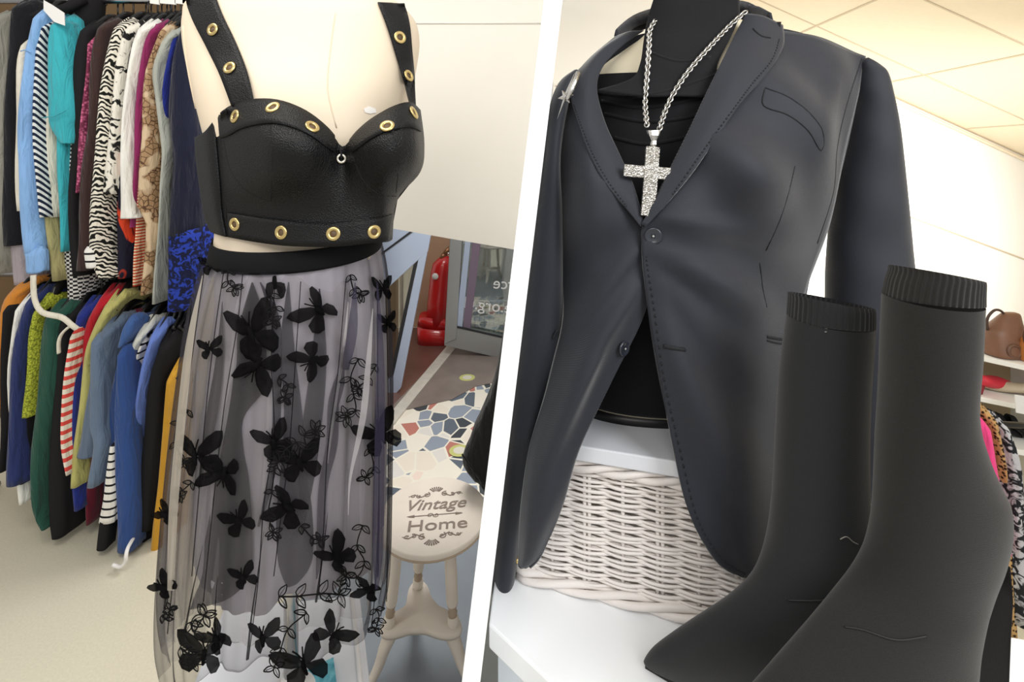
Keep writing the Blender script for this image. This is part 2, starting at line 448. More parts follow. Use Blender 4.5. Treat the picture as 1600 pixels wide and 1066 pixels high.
# street side seen through that pane
mb = MB(); mb.box((-.08, 4.86, .95), (.9, .04, 1.9)); struct('wall_street', mb, pattern('street_grey', 'noise', (96, 98, 92), (150, 152, 148), 4, .3, .7, dist=.5))
bk = MB(); bc = W(768, 496, 4.2)
for i in range(10): bk.tube([bc + Vector((-.18 + i * .04, 0, -.13)), bc + Vector((-.18 + i * .04, 0, .14))], .005, 6)
for i in range(7): bk.tube([bc + Vector((-.19, -.004, -.13 + i * .045)), bc + Vector((.19, -.004, -.13 + i * .045))], .005, 6)
bk.box(bc + Vector((.01, .05, -.1)), (.38, .12, .015)); bk.tube([bc + Vector((-.1, .05, -.1)), Vector((bc.x - .1, bc.y + .05, 0))], .012, 6); bk.tube([bc + Vector((.12, .05, -.1)), Vector((bc.x + .12, bc.y + .05, 0))], .012, 6)
tag(obj('wire_rack', bk, base('pale_wire', (196, 202, 206), .4, metal=.3)), 'pale wire grid rack behind the glass with reversed lettering', 'rack')
mb = MB(); mb.prism([W(731, 470, 4.05), W(738, 460, 4.05), W(736, 490, 4.05), W(728, 508, 4.05), W(720, 512, 4.05)], (0, .02, 0))
tag(obj('window_notice', mb, M_white, smooth=False), 'white paper strip taped to the inside corner of the lettered window', 'notice')

# fire extinguisher on its red stand
ex = thing('fire_extinguisher', 'red fire extinguisher with gold valve beside the grey metal window post', 'fire extinguisher', W(684, 518, 4.1))
M_red = base('red_enamel', (196, 32, 34), .25, coat=.4)
Ye = 4.1
k = Ye / F
mb = MB()
cx, cb = W(687, 512, Ye), 512
mb.loft([ring(664, 512, 700, 512, Ye, .09), ring(668, 470, 702, 470, Ye, .09), ring(673, 425, 707, 425, Ye, .09), ring(676, 412, 708, 412, Ye, .08), ring(684, 404, 704, 404, Ye, .05), ring(690, 400, 700, 400, Ye, .03)])
obj('cylinder', mb, M_red, ex)
mb = MB(); mb.tube([W(694, 402, Ye), W(696, 394, Ye), W(703, 388, Ye)], .02); mb.tube([W(690, 404, Ye - .02), W(694, 397, Ye - .02)], .02); obj('valve', mb, base('brass', (150, 110, 80), .3, metal=.8), ex)
mb = MB(); mb.tube([W(693, 398, Ye), W(700, 391, Ye), W(712, 392, Ye)], .014); mb.tube([W(695, 395, Ye), W(706, 397, Ye)], .011); obj('handle', mb, base('chrome_small', (200, 200, 200), .2, metal=1), ex)
mb = MB(); mb.disc(W(680, 432, Ye - .1), (0, -1, 0), .026); obj('label_sticker', mb, M_white, ex)
sd = thing('extinguisher_stand', 'red moulded plastic stand holding the fire extinguisher', 'stand', W(684, 522, 4.1))
mb = MB(); mb.loft([ring(652, 505, 704, 512, Ye + .0, .09, e=.7), ring(656, 490, 700, 495, Ye, .085, e=.7), ring(660, 494, 698, 498, Ye, .07, e=.7)], True, True)
mb.loft([[Vector((p.x, p.y, 0)) for p in ring(652, 522, 706, 522, Ye, .1, e=.7)], ring(652, 508, 704, 512, Ye, .1, e=.7)])
obj('base', mb, M_red, sd)
mb = MB(); mb.prism([W(706, 395, Ye + .12), W(713, 380, Ye + .12), W(700, 524, Ye + .12), W(682, 524, Ye + .12), W(686, 470, Ye + .12)], (0, .03, 0)); obj('back_panel', mb, M_red, sd, smooth=False, bevel=.004)
# ================================================================== CLOTHES RAILS (left)
M_black = base('black_cloth', (26, 25, 27), .85, spec=.25, bump=.25, bscale=300)
M_hang = base('black_plastic', (16, 16, 17), .3)
M_chrome = base('chrome', (200, 200, 202), .2, metal=1)

def garment_mesh(rows, Y0, d=.36, rise=.075, n=60, seed=0, sk=4, wr=.07, open_neck=True):
    """hanging garment seen from its sleeve side; rows: (y, x_left, x_right) of the near edge"""
    rnd = random.Random(seed); f1, f2, ph = rnd.uniform(5, 9), rnd.uniform(9, 14), rnd.uniform(0, 6)
    R = smooth_rows(rows, sk)
    mb = MB(); rings = []
    ztop = EYE - Y0 * (rows[0][0] - HY) / F
    def mk(y, xl, xr, kx, inset, dz):
        L, Rr = W(xl, y, Y0), W(xr, y, Y0); cx = (L.x + Rr.x) / 2; a = max(.004, (Rr.x - L.x) / 2) * kx; z = L.z + dz
        w = max(0, 1 - (ztop - z) / .22)
        out = []
        for i in range(n):
            t = 2 * PI * i / n; c, s_ = math.cos(t), math.sin(t)
            cc = math.copysign(abs(c) ** .7, c); ss = math.copysign(abs(s_) ** .75, s_)
            dep = inset + (d / 2 - inset) * (1 - ss) + inset * 0
            q = dep / d; sh = min(1, min(q, 1 - q) / .33)
            if open_neck: sh -= .75 * w * max(0, 1 - abs(q - .5) / .27) ** .7
            k = 1 + wr * (1 - w * .6) * (math.sin(f1 * q * 3 + z * 9 + ph) + .6 * math.sin(f2 * z * 2.2 + q * 8)) + .05 * math.sin(t * int(f2) + 2 * math.sin(z * 7 + ph)) * (1 - w)
            out.append(Vector((cx + a * cc * k + .004 * math.sin(f2 * z + ph), Y0 + dep, z + rise * sh * w * w)))
        return out
    y, xl, xr = R[0]
    rings.append(mk(y, xl, xr, .45, .03, .014)); rings.append(mk(y, xl, xr, .8, .008, .006))
    for y, xl, xr in R: rings.append(mk(y, xl, xr, 1, 0, 0))
    mb.loft(rings); return mb

HANG = None
def hanger_at(x, Y0, ztop, zr, d, label, group, m=None, vis=True):
    """black hanger: two shaped arms, a neck and a hook over the rail"""
    global HANG
    mb = MB(); c = Y0 + d / 2; h = .085
    pts = [(x, Y0 + .035, ztop - .01), (x, Y0 + .08, ztop + .03), (x, c - .05, ztop + h - .012), (x, c, ztop + h), (x, c + .05, ztop + h - .012), (x, Y0 + d - .08, ztop + .03), (x, Y0 + d - .035, ztop - .01)]
    pts = smooth_rows(pts, 4)
    o = thing('clothes_hanger', label, 'hanger', (x, c, ztop), group)
    mb.tube(pts, .0095, 8, flat=2.2)
    obj('arms', mb, m or M_hang, o)
    hk = MB(); R = .02
    q = [(x, c, ztop + h), (x, c, zr - .03), (x, c + .012, zr - .018)] + [(x, c + R * math.cos(a), zr + .006 + R * math.sin(a)) for a in [(-.3 + .42 * i) for i in range(9)]]
    hk.tube(q, .0032, 6); obj('hook', hk, M_hang if m is None else m, o)
    return o

YU, YL, DEP = 1.95, 1.93, .36
ZU, ZL = 2.2, 1.035
def rail_z(up): return ZU if up else ZL
GU, GL = 'garments on the upper rail', 'garments on the lower rail'
def garment(kind, label, cat, rows, m, up=True, dY=0.0, d=DEP, hang=True, rise=.075, wr=.07, seed=None, parts=()):
    Y0 = (YU if up else YL) + dY
    top = rows[0]
    cx = W((top[1] + top[2]) / 2, top[0], Y0)
    o = thing(kind, label, cat, Vector((cx.x, Y0 + d / 2, W(0, rows[-1][0], Y0).z)), GU if up else GL)
    obj('body', garment_mesh(rows, Y0, d, rise, seed=seed or sum(ord(q) for q in label) % 997, wr=wr), m, o)
    for pn, prow, pm, pdY, pd in parts:
        obj(pn, garment_mesh(prow, Y0 + pdY, pd, .02, n=24, seed=len(label), wr=.04, open_neck=False), pm, o)
    if hang:
        hanger_at(cx.x, Y0, cx.z + .012, rail_z(up), d, 'black hanger inside the ' + label.split(' hanging')[0].split(' with ')[0], 'hangers on the upper rail' if up else 'hangers on the lower rail')
    return o

def wv(*a, **k): return pattern(*a, **k)
M_navyblack = cloth((24, 24, 30)); M_lblue = cloth((134, 176, 226)); M_teal = cloth((58, 172, 184)); M_brown = cloth((58, 40, 38)); M_creamc = cloth((226, 220, 204))
M_whitec = cloth((240, 238, 230)); M_mag = cloth((138, 40, 92)); M_greyk = cloth((172, 176, 168)); M_navy = cloth((23, 26, 48)); M_lilac = cloth((168, 158, 164))
P_diag = pattern('diagonal_stripe', 'wave', (28, 38, 60), (226, 228, 226), 16, .45, .55, dist=.6, rot=(.7, 0, 0))
P_zebra = pattern('zebra_print', 'wave', (22, 22, 20), (232, 226, 212), 26, .42, .54, dist=9, rot=(.5, .3, 0), vec=(1, 1, .8))
P_flower = pattern('black_flowers', 'noise', (30, 30, 30), (234, 230, 218), 26, .42, .47, dist=1.0)
P_snake = pattern('snake_print', 'cell', (84, 58, 42), (170, 138, 104), 44, .02, .09, c3=(212, 188, 156))
P_bfloral = pattern('blue_floral', 'noise', (20, 25, 56), (40, 64, 168), 30, .5, .56, dist=2)
P_pink = pattern('pink_glitter', 'spot', (214, 110, 150), (120, 50, 76), 90, .2, .6)
P_geo = pattern('black_white_geometric', 'check', (28, 28, 32), (222, 220, 216), 75, .4, .6, vec=(1, .7, 1.6))
P_ored = pattern('orange_white_stripe', 'wave', (196, 74, 44), (232, 210, 180), 26, .45, .55, dist=.1, direction='Z')
P_multi = pattern('dark_multicolour', 'noise', (26, 26, 44), (214, 70, 40), 9, .58, .62, dist=1)
P_bw = pattern('navy_white_stripe', 'wave', (24, 24, 28), (236, 234, 228), 10.5, .12, .2, dist=.0, direction='Z')
P_rw = pattern('coral_white_stripe', 'wave', (222, 78, 70), (236, 226, 210), 9, .38, .46, dist=.0, direction='Z')
P_lime = pattern('lime_knit', 'spot', (180, 188, 64), (112, 122, 36), 150, .3, .75)
P_leo = pattern('leopard_print', 'spot', (48, 32, 22), (196, 158, 104), 95, .3, .5)
P_tealf = pattern('teal_floral', 'noise', (40, 110, 122), (214, 214, 190), 22, .58, .64, dist=1)
P_bwab = pattern('grey_abstract', 'noise', (34, 36, 40), (186, 186, 190), 30, .46, .54, dist=2)

# ---- upper rail, left to right
garment('grey_pullover', 'grey top hanging first at the left end of the upper rail', 'top', [(34, -26, -4), (150, -22, 4), (430, -30, 2)], cloth((150, 148, 138)), dY=.04)
garment('black_coat', 'long black coat left of the light blue sweater', 'coat', [(14, 10, 34), (60, 2, 30), (160, 0, 20), (300, -6, 20), (385, -6, 26)], M_navyblack, dY=.05)
garment('lilac_blouse', 'dull lilac blouse hem showing below the black coat', 'blouse', [(60, 10, 36), (300, 8, 36), (395, 6, 42), (446, 8, 46)], M_lilac, dY=.08)
garment('cream_pullover', 'cream top just left of the light blue sweater', 'top', [(72, 27, 44), (110, 18, 40), (250, 14, 38), (330, 20, 40)], M_creamc, dY=.015)
g = garment('sweater', 'light blue sweater with long ribbed sleeve hanging on the upper rail', 'sweater', [(30, 44, 64), (60, 36, 55), (90, 30, 47), (200, 20, 41), (310, 20, 46), (400, 29, 58)], M_lblue, dY=-.03, d=.3, parts=[('cuff', [(400, 31, 61), (410, 33, 62), (428, 35, 63)], M_lblue, -.004, .05)])
sm = MB(); Yq = YU - .034
sm.tube([W(32, 80, Yq + .002), W(40, 78, Yq), W(49, 82, Yq + .002)], .0022, 6); obj('seam', sm, M_lblue, g)
garment('striped_shirt', 'navy and white diagonal striped shirt beside the light blue sweater', 'shirt', [(44, 56, 70), (80, 48, 62), (200, 46, 60), (300, 52, 63), (340, 56, 66)], P_diag, dY=-.01)
garment('olive_blouse', 'olive and beige blouse between striped shirt and teal top', 'blouse', [(54, 64, 74), (180, 60, 66), (320, 64, 76), (440, 72, 92)], cloth((168, 160, 112)), dY=.02)
garment('cream_blouse', 'cream blouse with pointed hem under the teal top', 'blouse', [(56, 68, 80), (180, 64, 76), (260, 63, 82), (340, 72, 86)], M_creamc, dY=.03)
g = garment('teal_pullover', 'bright teal short sleeved top on the upper rail', 'top', [(40, 72, 98), (100, 68, 100), (180, 76, 104), (260, 82, 102), (330, 88, 102), (394, 88, 99)], M_teal, dY=.02, parts=[('sleeve', [(40, 72, 90), (70, 66, 100), (120, 66, 106), (176, 64, 108), (196, 66, 106), (214, 78, 106), (224, 88, 104)], M_teal, -.03, .16)])
sm = MB(); sm.tube([W(65, 184, YU - .018), W(84, 182, YU - .026), W(104, 172, YU - .018)], .0022, 6); obj('sleeve_hem', sm, M_teal, g)
garment('black_jacket', 'black jacket between the teal top and the brown cardigan', 'jacket', [(50, 114, 142), (90, 104, 140), (200, 102, 132), (300, 98, 120), (432, 102, 132)], M_black, dY=.02)
garment('patterned_tunic', 'black and white geometric tunic hem below the black jacket', 'tunic', [(100, 92, 120), (380, 88, 128), (440, 90, 132), (486, 96, 112)], P_geo, dY=.05)
garment('pink_pullover', 'sparkly pink top showing as a thin strip by the brown cardigan', 'top', [(70, 132, 142), (140, 126, 136), (220, 118, 132), (302, 112, 122)], P_pink, dY=.008)
garment('cardigan', 'long dark brown cardigan hanging left of the zebra blouse', 'cardigan', [(46, 142, 166), (80, 134, 162), (180, 128, 154), (260, 118, 146), (360, 112, 140), (424, 108, 138)], M_brown, dY=0)
g = garment('zebra_blouse', 'zebra print blouse with gathered long sleeve on the upper rail', 'blouse', [(46, 168, 190), (76, 158, 186), (140, 148, 172), (220, 140, 166), (300, 132, 158), (360, 128, 160), (405, 130, 164), (436, 144, 176)], P_zebra, dY=-.015, parts=[('cuff', [(396, 128, 146), (404, 128, 148), (420, 130, 150)], P_bw, -.01, .08)])
garment('floral_blouse', 'white blouse with black flowers beside the zebra blouse', 'blouse', [(50, 186, 206), (90, 176, 196), (180, 164, 184), (250, 156, 184), (304, 152, 180)], P_flower, dY=.0)
garment('mint_pullover', 'pale mint top hem under the black flowered blouse', 'top', [(90, 178, 192), (300, 146, 172), (330, 150, 168), (350, 164, 172)], cloth((192, 200, 176)), dY=.03)
garment('white_tunic', 'plain white tunic with flared sleeve end on the upper rail', 'tunic', [(48, 206, 232), (80, 196, 214), (160, 186, 200), (260, 181, 203), (320, 179, 205), (342, 174, 215)], M_whitec, dY=-.02)
garment('dark_print_pullover', 'dark top with red and orange print under the white tunic', 'top', [(80, 196, 210), (300, 178, 200), (380, 172, 200), (436, 174, 198)], P_multi, dY=.03)
garment('grey_print_pullover', 'thin grey and red patterned top left of the magenta top', 'top', [(60, 212, 222), (120, 202, 212), (200, 198, 206)], pattern('grey_red', 'spot', (150, 60, 60), (110, 108, 116), 60, .2, .5), dY=.01)
garment('magenta_pullover', 'magenta top between the white tunic and the snakeskin blouse', 'top', [(48, 224, 246), (80, 214, 232), (170, 205, 224), (270, 202, 214), (340, 200, 212), (356, 198, 212)], M_mag, dY=.005)
garment('snakeskin_blouse', 'brown snakeskin print blouse with long sleeve', 'blouse', [(52, 240, 258), (110, 222, 240), (180, 214, 236), (250, 208, 236), (320, 207, 238), (350, 218, 244), (400, 216, 238), (462, 214, 228)], P_snake, dY=-.01)
garment('striped_pullover', 'orange and white striped top hem by the snakeskin blouse', 'top', [(120, 214, 226), (340, 210, 220), (400, 204, 216), (448, 201, 214)], P_ored, dY=.02)
garment('grey_knit', 'grey knitted jumper with batwing sleeve beside the navy dress', 'jumper', [(58, 250, 274), (80, 230, 262), (110, 226, 250), (170, 238, 256), (220, 246, 264), (250, 248, 262), (300, 244, 254), (380, 240, 250), (476, 234, 246)], M_greyk, dY=.0, wr=.1)
g = garment('navy_dress', 'navy dress with bright blue floral skirt next to the torso', 'dress', [(40, 276, 300), (80, 262, 296), (160, 252, 300), (260, 254, 300), (370, 250, 300)], M_navy, dY=-.03, wr=.09, parts=[('skirt', [(366, 250, 302), (400, 248, 302), (440, 248, 296), (488, 250, 288)], P_bfloral, .0, .3)])
garment('denim_blue_pullover', 'dark royal blue top between grey jumper and navy dress', 'top', [(60, 262, 276), (140, 250, 262), (240, 254, 264)], cloth((30, 44, 130)), dY=.015)

# extra empty hangers crowded at the right of the upper rail
for i, x in enumerate((176, 196, 212, 226, 240, 252, 266)):
    hanger_at(W(x, 30, YU + .03).x, YU + .03, W(0, 40 - i, YU).z, ZU, DEP, 'empty black hanger crowded at the right end of the upper rail', 'empty hangers on the upper rail')
# black hooded jacket facing out across the rail
g = thing('hooded_jacket', 'black hooded jacket on top of the rail behind the teal top', 'jacket', W(130, 60, 2.1), GU)
mb = MB(); mb.loft([ring(100, 60, 160, 60, 2.12, .05), ring(96, 30, 164, 30, 2.12, .06), ring(106, 4, 166, 6, 2.12, .06), ring(120, -14, 160, -14, 2.12, .05), ring(134, -24, 152, -24, 2.12, .02)]); obj('hood', mb, M_black, g)
mb = MB(); mb.tube(smooth_rows([W(48, 26, 1.97), W(70, 18, 1.99), W(104, 12, 2.02), W(130, -2, 2.06)], 4), [.008 + .0012 * i for i in range(13)], 8); obj('shoulder', mb, M_black, g)
mb = MB(); mb.prism([W(68, 0, 1.93), W(82, 8, 1.93), W(100, 20, 1.93), W(101, 40, 1.93), W(84, 34, 1.93), W(68, 16, 1.93)], (0, .003, 0)); obj('paper_tag', mb, M_white, g, smooth=False)
# size discs on the rail
for i, (x, c, w) in enumerate(((241, (236, 234, 228), 7), (262, (236, 234, 228), 12), (282, (236, 234, 228), 9), (291, (196, 40, 40), 6))):
    mb = MB(); mb.prism([W(x - w, -8, 1.9), W(x + w, -7, 1.9), W(x + w, 7, 1.9), W(x - w, 5, 1.9)], (0, .006, 0))
    tag(obj('rail_ticket', mb, base('ticket_%d' % i, c, .5), None, smooth=False), ['small white size ticket, leftmost above the hangers', 'wide white size ticket second above the hangers', 'white size ticket third above the hangers', 'small red size ticket above the hangers by the torso strap'][i], 'ticket', 'size tickets on the upper rail')

# ---- lower rail, left to right
garment('orange_pullover', 'orange top at the left end of the lower rail', 'top', [(458, 4, 40), (480, -10, 24), (540, -14, 10), (640, -20, 4)], cloth((206, 132, 48)), False, dY=.06, rise=.05)
garment('dark_pullover', 'dark top under the orange top at the lower rail end', 'top', [(490, -4, 12), (640, -6, 10), (740, -8, 6)], M_black, False, dY=.04)
garment('white_shirt', 'white shirt with hanging cuff next to the navy jacket', 'shirt', [(488, 16, 30), (530, 10, 24), (600, 8, 18), (740, 16, 32), (790, 24, 36)], M_whitec, False, dY=.03)
garment('navy_jacket', 'navy blue jacket at the left of the lower rail', 'jacket', [(480, 28, 54), (530, 14, 42), (600, 6, 32), (690, 0, 30), (762, -2, 34)], cloth((38, 50, 100)), False, dY=0)
garment('black_cardigan', 'black cardigan between the navy jacket and the lime knit', 'cardigan', [(486, 44, 66), (560, 32, 52), (660, 26, 46), (758, 26, 40)], M_black, False, dY=.03)
garment('lime_knit', 'lime green open knit jumper sleeve on the lower rail', 'jumper', [(494, 46, 62), (530, 38, 54), (580, 34, 50), (630, 29, 47), (654, 26, 49)], P_lime, False, dY=-.02, d=.3)
garment('green_coat', 'long dark green coat on the lower rail', 'coat', [(504, 58, 96), (540, 50, 92), (600, 46, 84), (700, 39, 68), (780, 41, 62), (812, 48, 66), (830, 58, 72)], cloth((36, 78, 66)), False, dY=-.01)
garment('black_long_coat', 'long black coat with the lowest hem beside the green coat', 'coat', [(510, 86, 108), (560, 82, 104), (640, 70, 104), (740, 64, 106), (806, 62, 102), (844, 70, 96)], M_black, False, dY=0)
garment('coral_striped_pullover', 'white top with coral stripes on the lower rail', 'top', [(530, 104, 114), (580, 96, 110), (640, 91, 106), (700, 89, 104), (744, 98, 106)], P_rw, False, dY=-.02, d=.3)
garment('royal_cardigan', 'royal blue cardigan between coral stripes and red top', 'cardigan', [(498, 112, 138), (540, 106, 124), (620, 104, 120), (720, 104, 122), (800, 108, 124)], cloth((34, 48, 128)), False, dY=.01)
garment('red_pullover', 'red top behind the olive cardigan on the lower rail', 'top', [(478, 144, 172), (510, 126, 150), (560, 120, 140), (700, 120, 138)], cloth((176, 24, 40)), False, dY=.02)
garment('olive_cardigan', 'pale olive yellow cardigan left of the denim shirt', 'cardigan', [(488, 152, 180), (520, 136, 160), (560, 124, 140), (640, 114, 136), (700, 108, 128), (764, 102, 124)], cloth((186, 182, 112)), False, dY=.0)
garment('maroon_dress', 'maroon dress hem showing below the denim shirt', 'dress', [(520, 166, 196), (640, 140, 176), (760, 128, 146), (822, 132, 142)], cloth((104, 24, 44)), False, dY=.05)
g = garment('denim_shirt', 'washed denim shirt with rolled sleeve on the lower rail', 'shirt', [(526, 148, 178), (552, 134, 174), (600, 128, 166), (660, 116, 158), (700, 110, 152), (718, 106, 150)], cloth((94, 110, 132)), False, dY=-.02, parts=[('sleeve', [(540, 138, 156), (600, 136, 158), (664, 132, 156), (700, 140, 160), (764, 132, 150)], cloth((100, 118, 142)), -.02, .1)])
g = garment('blue_collared_shirt', 'royal blue shirt with open collar and long sleeve', 'shirt', [(528, 186, 206), (570, 176, 196), (640, 158, 196), (720, 150, 200), (780, 146, 200), (824, 144, 198)], cloth((44, 72, 128)), False, dY=.0, parts=[('sleeve', [(560, 178, 192), (640, 172, 198), (720, 174, 204), (800, 175, 205), (866, 176, 203)], cloth((46, 76, 136)), -.05, .1), ('collar', [(512, 190, 206), (524, 184, 204), (544, 180, 190)], cloth((62, 94, 150)), -.03, .12)])
g = garment('striped_jumper', 'white jumper with black stripes and black cuff below the blue shirt', 'jumper', [(700, 168, 180), (740, 160, 178), (780, 154, 178), (820, 147, 176)], P_bw, False, dY=-.045, d=.1, hang=False, rise=.0, parts=[('cuff', [(818, 150, 168), (840, 148, 167), (862, 147, 165)], M_black, .0, .06)])
garment('white_cardigan', 'white cardigan right of the blue collared shirt', 'cardigan', [(530, 206, 228), (560, 192, 210), (600, 187, 204), (640, 190, 202)], cloth((212, 214, 206)), False, dY=.0)
garment('monochrome_pullover', 'white top with broad black stripes near the periwinkle top', 'top', [(546, 212, 222), (580, 204, 214), (640, 196, 208), (700, 194, 206)], P_bw, False, dY=.01)
garment('periwinkle_pullover', 'periwinkle blue top next to the black coats by the skirt', 'top', [(534, 226, 246), (570, 214, 230), (620, 206, 222), (700, 200, 214), (760, 200, 212)], cloth((104, 130, 206)), False, dY=-.01)
garment('black_dress', 'black dress on the lower rail close to the sheer skirt', 'dress', [(548, 240, 268), (600, 222, 256), (680, 212, 250), (760, 206, 246), (832, 208, 240)], M_black, False, dY=.0)
garment('mustard_dress', 'mustard yellow dress seen beside the edge of the sheer skirt', 'dress', [(600, 256, 270), (700, 244, 262), (800, 234, 256), (884, 226, 252)], cloth((196, 146, 44)), False, dY=-.01)
garment('black_trousers', 'black trousers hanging lowest beside the white hook', 'trousers', [(780, 212, 240), (850, 206, 230), (870, 200, 226), (892, 204, 224)], M_black, False, dY=.03, d=.2, hang=False, rise=0)

for i, x in enumerate((244, 254, 264, 274, 284)):
    hanger_at(W(x, 530, YL).x, YL + .03, W(0, 524 - i * 2, YL).z, ZL, .3, 'black hanger in the cluster below the blue floral dress', 'hangers clustered at the right of the lower rail')
# white hangers
wh = thing('white_hanger', 'white plastic hanger with a broad curved arm over the lower rail', 'hanger', W(80, 500, 1.88))
mb = MB(); mb.tube(smooth_rows([W(52, 430, 1.9), W(54, 466, 1.89), (W(66, 488, 1.88)), W(96, 496, 1.88), W(112, 508, 1.88), W(120, 514, 1.89)], 5), .011, 8, flat=.6); obj('arm', mb, M_creamc, wh)
mb = MB(); mb.tube(smooth_rows([W(114, 506, 1.89), W(98, 520, 1.885), W(92, 534, 1.885), W(92, 552, 1.89)], 5), .008, 8, flat=.6); obj('arm', mb, M_creamc, wh)
wh = thing('white_hanger', 'white hanger hook sticking out low beside the black trousers', 'hanger', W(190, 886, 1.82))
mb = MB(); mb.tube(smooth_rows([W(208, 842, 1.9), W(200, 856, 1.84), W(197, 868, 1.82), W(196, 878, 1.82), W(188, 886, 1.82), W(176, 883, 1.82)], 5), .0065, 8); obj('hook', mb, M_white, wh)

# two-tier rail frame
rk = thing('clothes_rack', 'two tier chrome clothes rail filled with garments', 'clothes rail', (-1.3, 2.13, 0))
for z in (ZU, ZL):
    mb = MB(); mb.tube([(-2.35, 2.13, z - .02), (-.95, 2.13, z - .02)], .014, 10); obj('rail', mb, M_chrome, rk)
for x in (-2.35, -.95):
    mb = MB(); mb.tube([(x, 2.13, .03), (x, 2.13, ZU - .02)], .016, 10); obj('post', mb, M_chrome, rk)
    mb = MB(); mb.tube([(x, 1.98, .022), (x, 2.28, .022)], .018, 10); obj('foot', mb, M_chrome, rk)
# ================================================================== LEFT DISPLAY TORSO
YM = 1.0
M_form = base('cream_form', (232, 216, 192), .55, bump=.05, bscale=25, vary=.02)
M_leather = base('black_leather', (13, 13, 15), .4, spec=.26, bump=.5, bscale=420, kind='voronoi')
M_leather2 = base('black_leather_trim', (16, 16, 18), .45, spec=.26, bump=.4, bscale=420, kind='voronoi')
M_gold = base('brass_eyelet', (214, 190, 130), .28, metal=.9)
M_hole = base('eyelet_hole', (92, 72, 52), .6)
dm = thing('dressmaker_torso', 'cream dress form torso on a pole wearing the leather bustier and sheer skirt', 'mannequin', (W(452, 900, YM).x, YM, .42))
TR = [(-86, 474, 556, .05), (-60, 476, 552, .05), (-34, 468, 560, .055), (-14, 380, 590, .065), (4, 296, 622, .08), (30, 284, 648, .09), (62, 283, 656, .098), (100, 289, 652, .11), (150, 300, 642, .13), (200, 313, 634, .138), (240, 324, 634, .136), (280, 330, 626, .13), (330, 334, 606, .115), (365, 334, 600, .112), (396, 330, 592, .116), (430, 340, 584, .10), (500, 346, 570, .10), (600, 356, 560, .09)]
def torso_mb(n=64):
    mb = MB(); mb.loft([ring(a, y, b_, y, YM, b, n, e=.92) for y, a, b_, b in smooth_rows([(r[0], r[1], r[2], r[3]) for r in TR], 4)]); return mb
tm = torso_mb(); obj('body', tm, M_form, dm, sub=1)
tb = bvh_of(tm)
mb = MB(); mb.tube([Vector((W(455, 0, YM).x, YM, .43)), Vector((W(455, 0, YM).x, YM, W(0, 600, YM).z))], .014, 12); obj('pole', mb, M_chrome, dm)
mb = MB(); mb.lathe((W(455, 0, YM).x, YM, .421), [(.05, 0), (.05, .006), (.045, .012), (.02, .018), (.018, .05)]); obj('base', mb, M_white, dm)
mb = MB(); line_on(mb, [(524, 20), (516, 80), (512, 140), (526, 200)], tb, .0012, 0); obj('seam', mb, base('front_seam', (222, 206, 182), .7), dm)
mb = MB(); line_on(mb, [(286, 40), (292, 100), (306, 170)], tb, .0012, .0004)
obj('seam', mb, base('form_seam', (222, 206, 182), .7), dm)
mb = MB(); leaf_on(mb, [(568, 170), (576, 166), (586, 170), (588, 176), (578, 178), (570, 176)], tb, .0015); obj('scuff', mb, base('scuff_white', (248, 244, 238), .8), dm)

# ---- leather bustier
bu = thing('bustier', 'black faux leather cropped bustier studded with brass eyelets on the dress form', 'bustier', W(480, 380, .9))
BC = [
 [(306, 215, .955), (308, 250, .95), (314, 295, .95), (321, 338, .95), (331, 362, .95)],
 [(322, 206, .905), (326, 245, .90), (331, 290, .90), (337, 334, .905), (345, 367, .905)],
 [(341, 184, .89), (345, 230, .885), (350, 285, .885), (353, 330, .895), (360, 371, .895)],
 [(372, 160, .865), (380, 215, .83), (388, 275, .835), (395, 325, .87), (405, 379, .87)],
 [(424, 155, .84), (425, 215, .785), (428, 270, .795), (432, 322, .85), (445, 384, .85)],
 [(470, 169, .83), (474, 220, .785), (475, 268, .80), (475, 322, .845), (485, 386, .84)],
 [(508, 196, .838), (508, 232, .815), (510, 272, .83), (512, 325, .845), (515, 386, .84)],
 [(535, 229, .848), (536, 247, .848), (538, 282, .848), (540, 325, .848), (545, 384, .845)],
 [(560, 205, .84), (562, 236, .81), (564, 272, .83), (566, 322, .852), (570, 381, .85)],
 [(600, 174, .83), (606, 215, .785), (606, 262, .795), (598, 315, .865), (592, 379, .87)],
 [(638, 160, .86), (646, 205, .825), (645, 255, .84), (614, 312, .915), (605, 378, .90)],
 [(656, 172, .915), (662, 225, .93), (656, 268, .945), (620, 312, .98), (612, 374, .98)]]
g = patch(BC, 6, 5)
bm_ = MB(); bm_.grid(g)
bb = bvh_of(bm_)
obj('cups', bm_, M_leather, bu, solid=.003, off=0)
# back half closing round the torso
rows = []
for i in range(9):
    a = g[0][i * (len(g[0]) - 1) // 8]; b = g[-1][i * (len(g[0]) - 1) // 8]
    r = []
    for k in range(17):
        t = k / 16; p = a.lerp(b, t); p = Vector((p.x, p.y + .165 * math.sin(PI * t) ** .7, p.z)); r.append(p)
    rows.append(r)
mb = MB(); mb.grid(rows); obj('back_panel', mb, M_leather, bu, solid=.003)
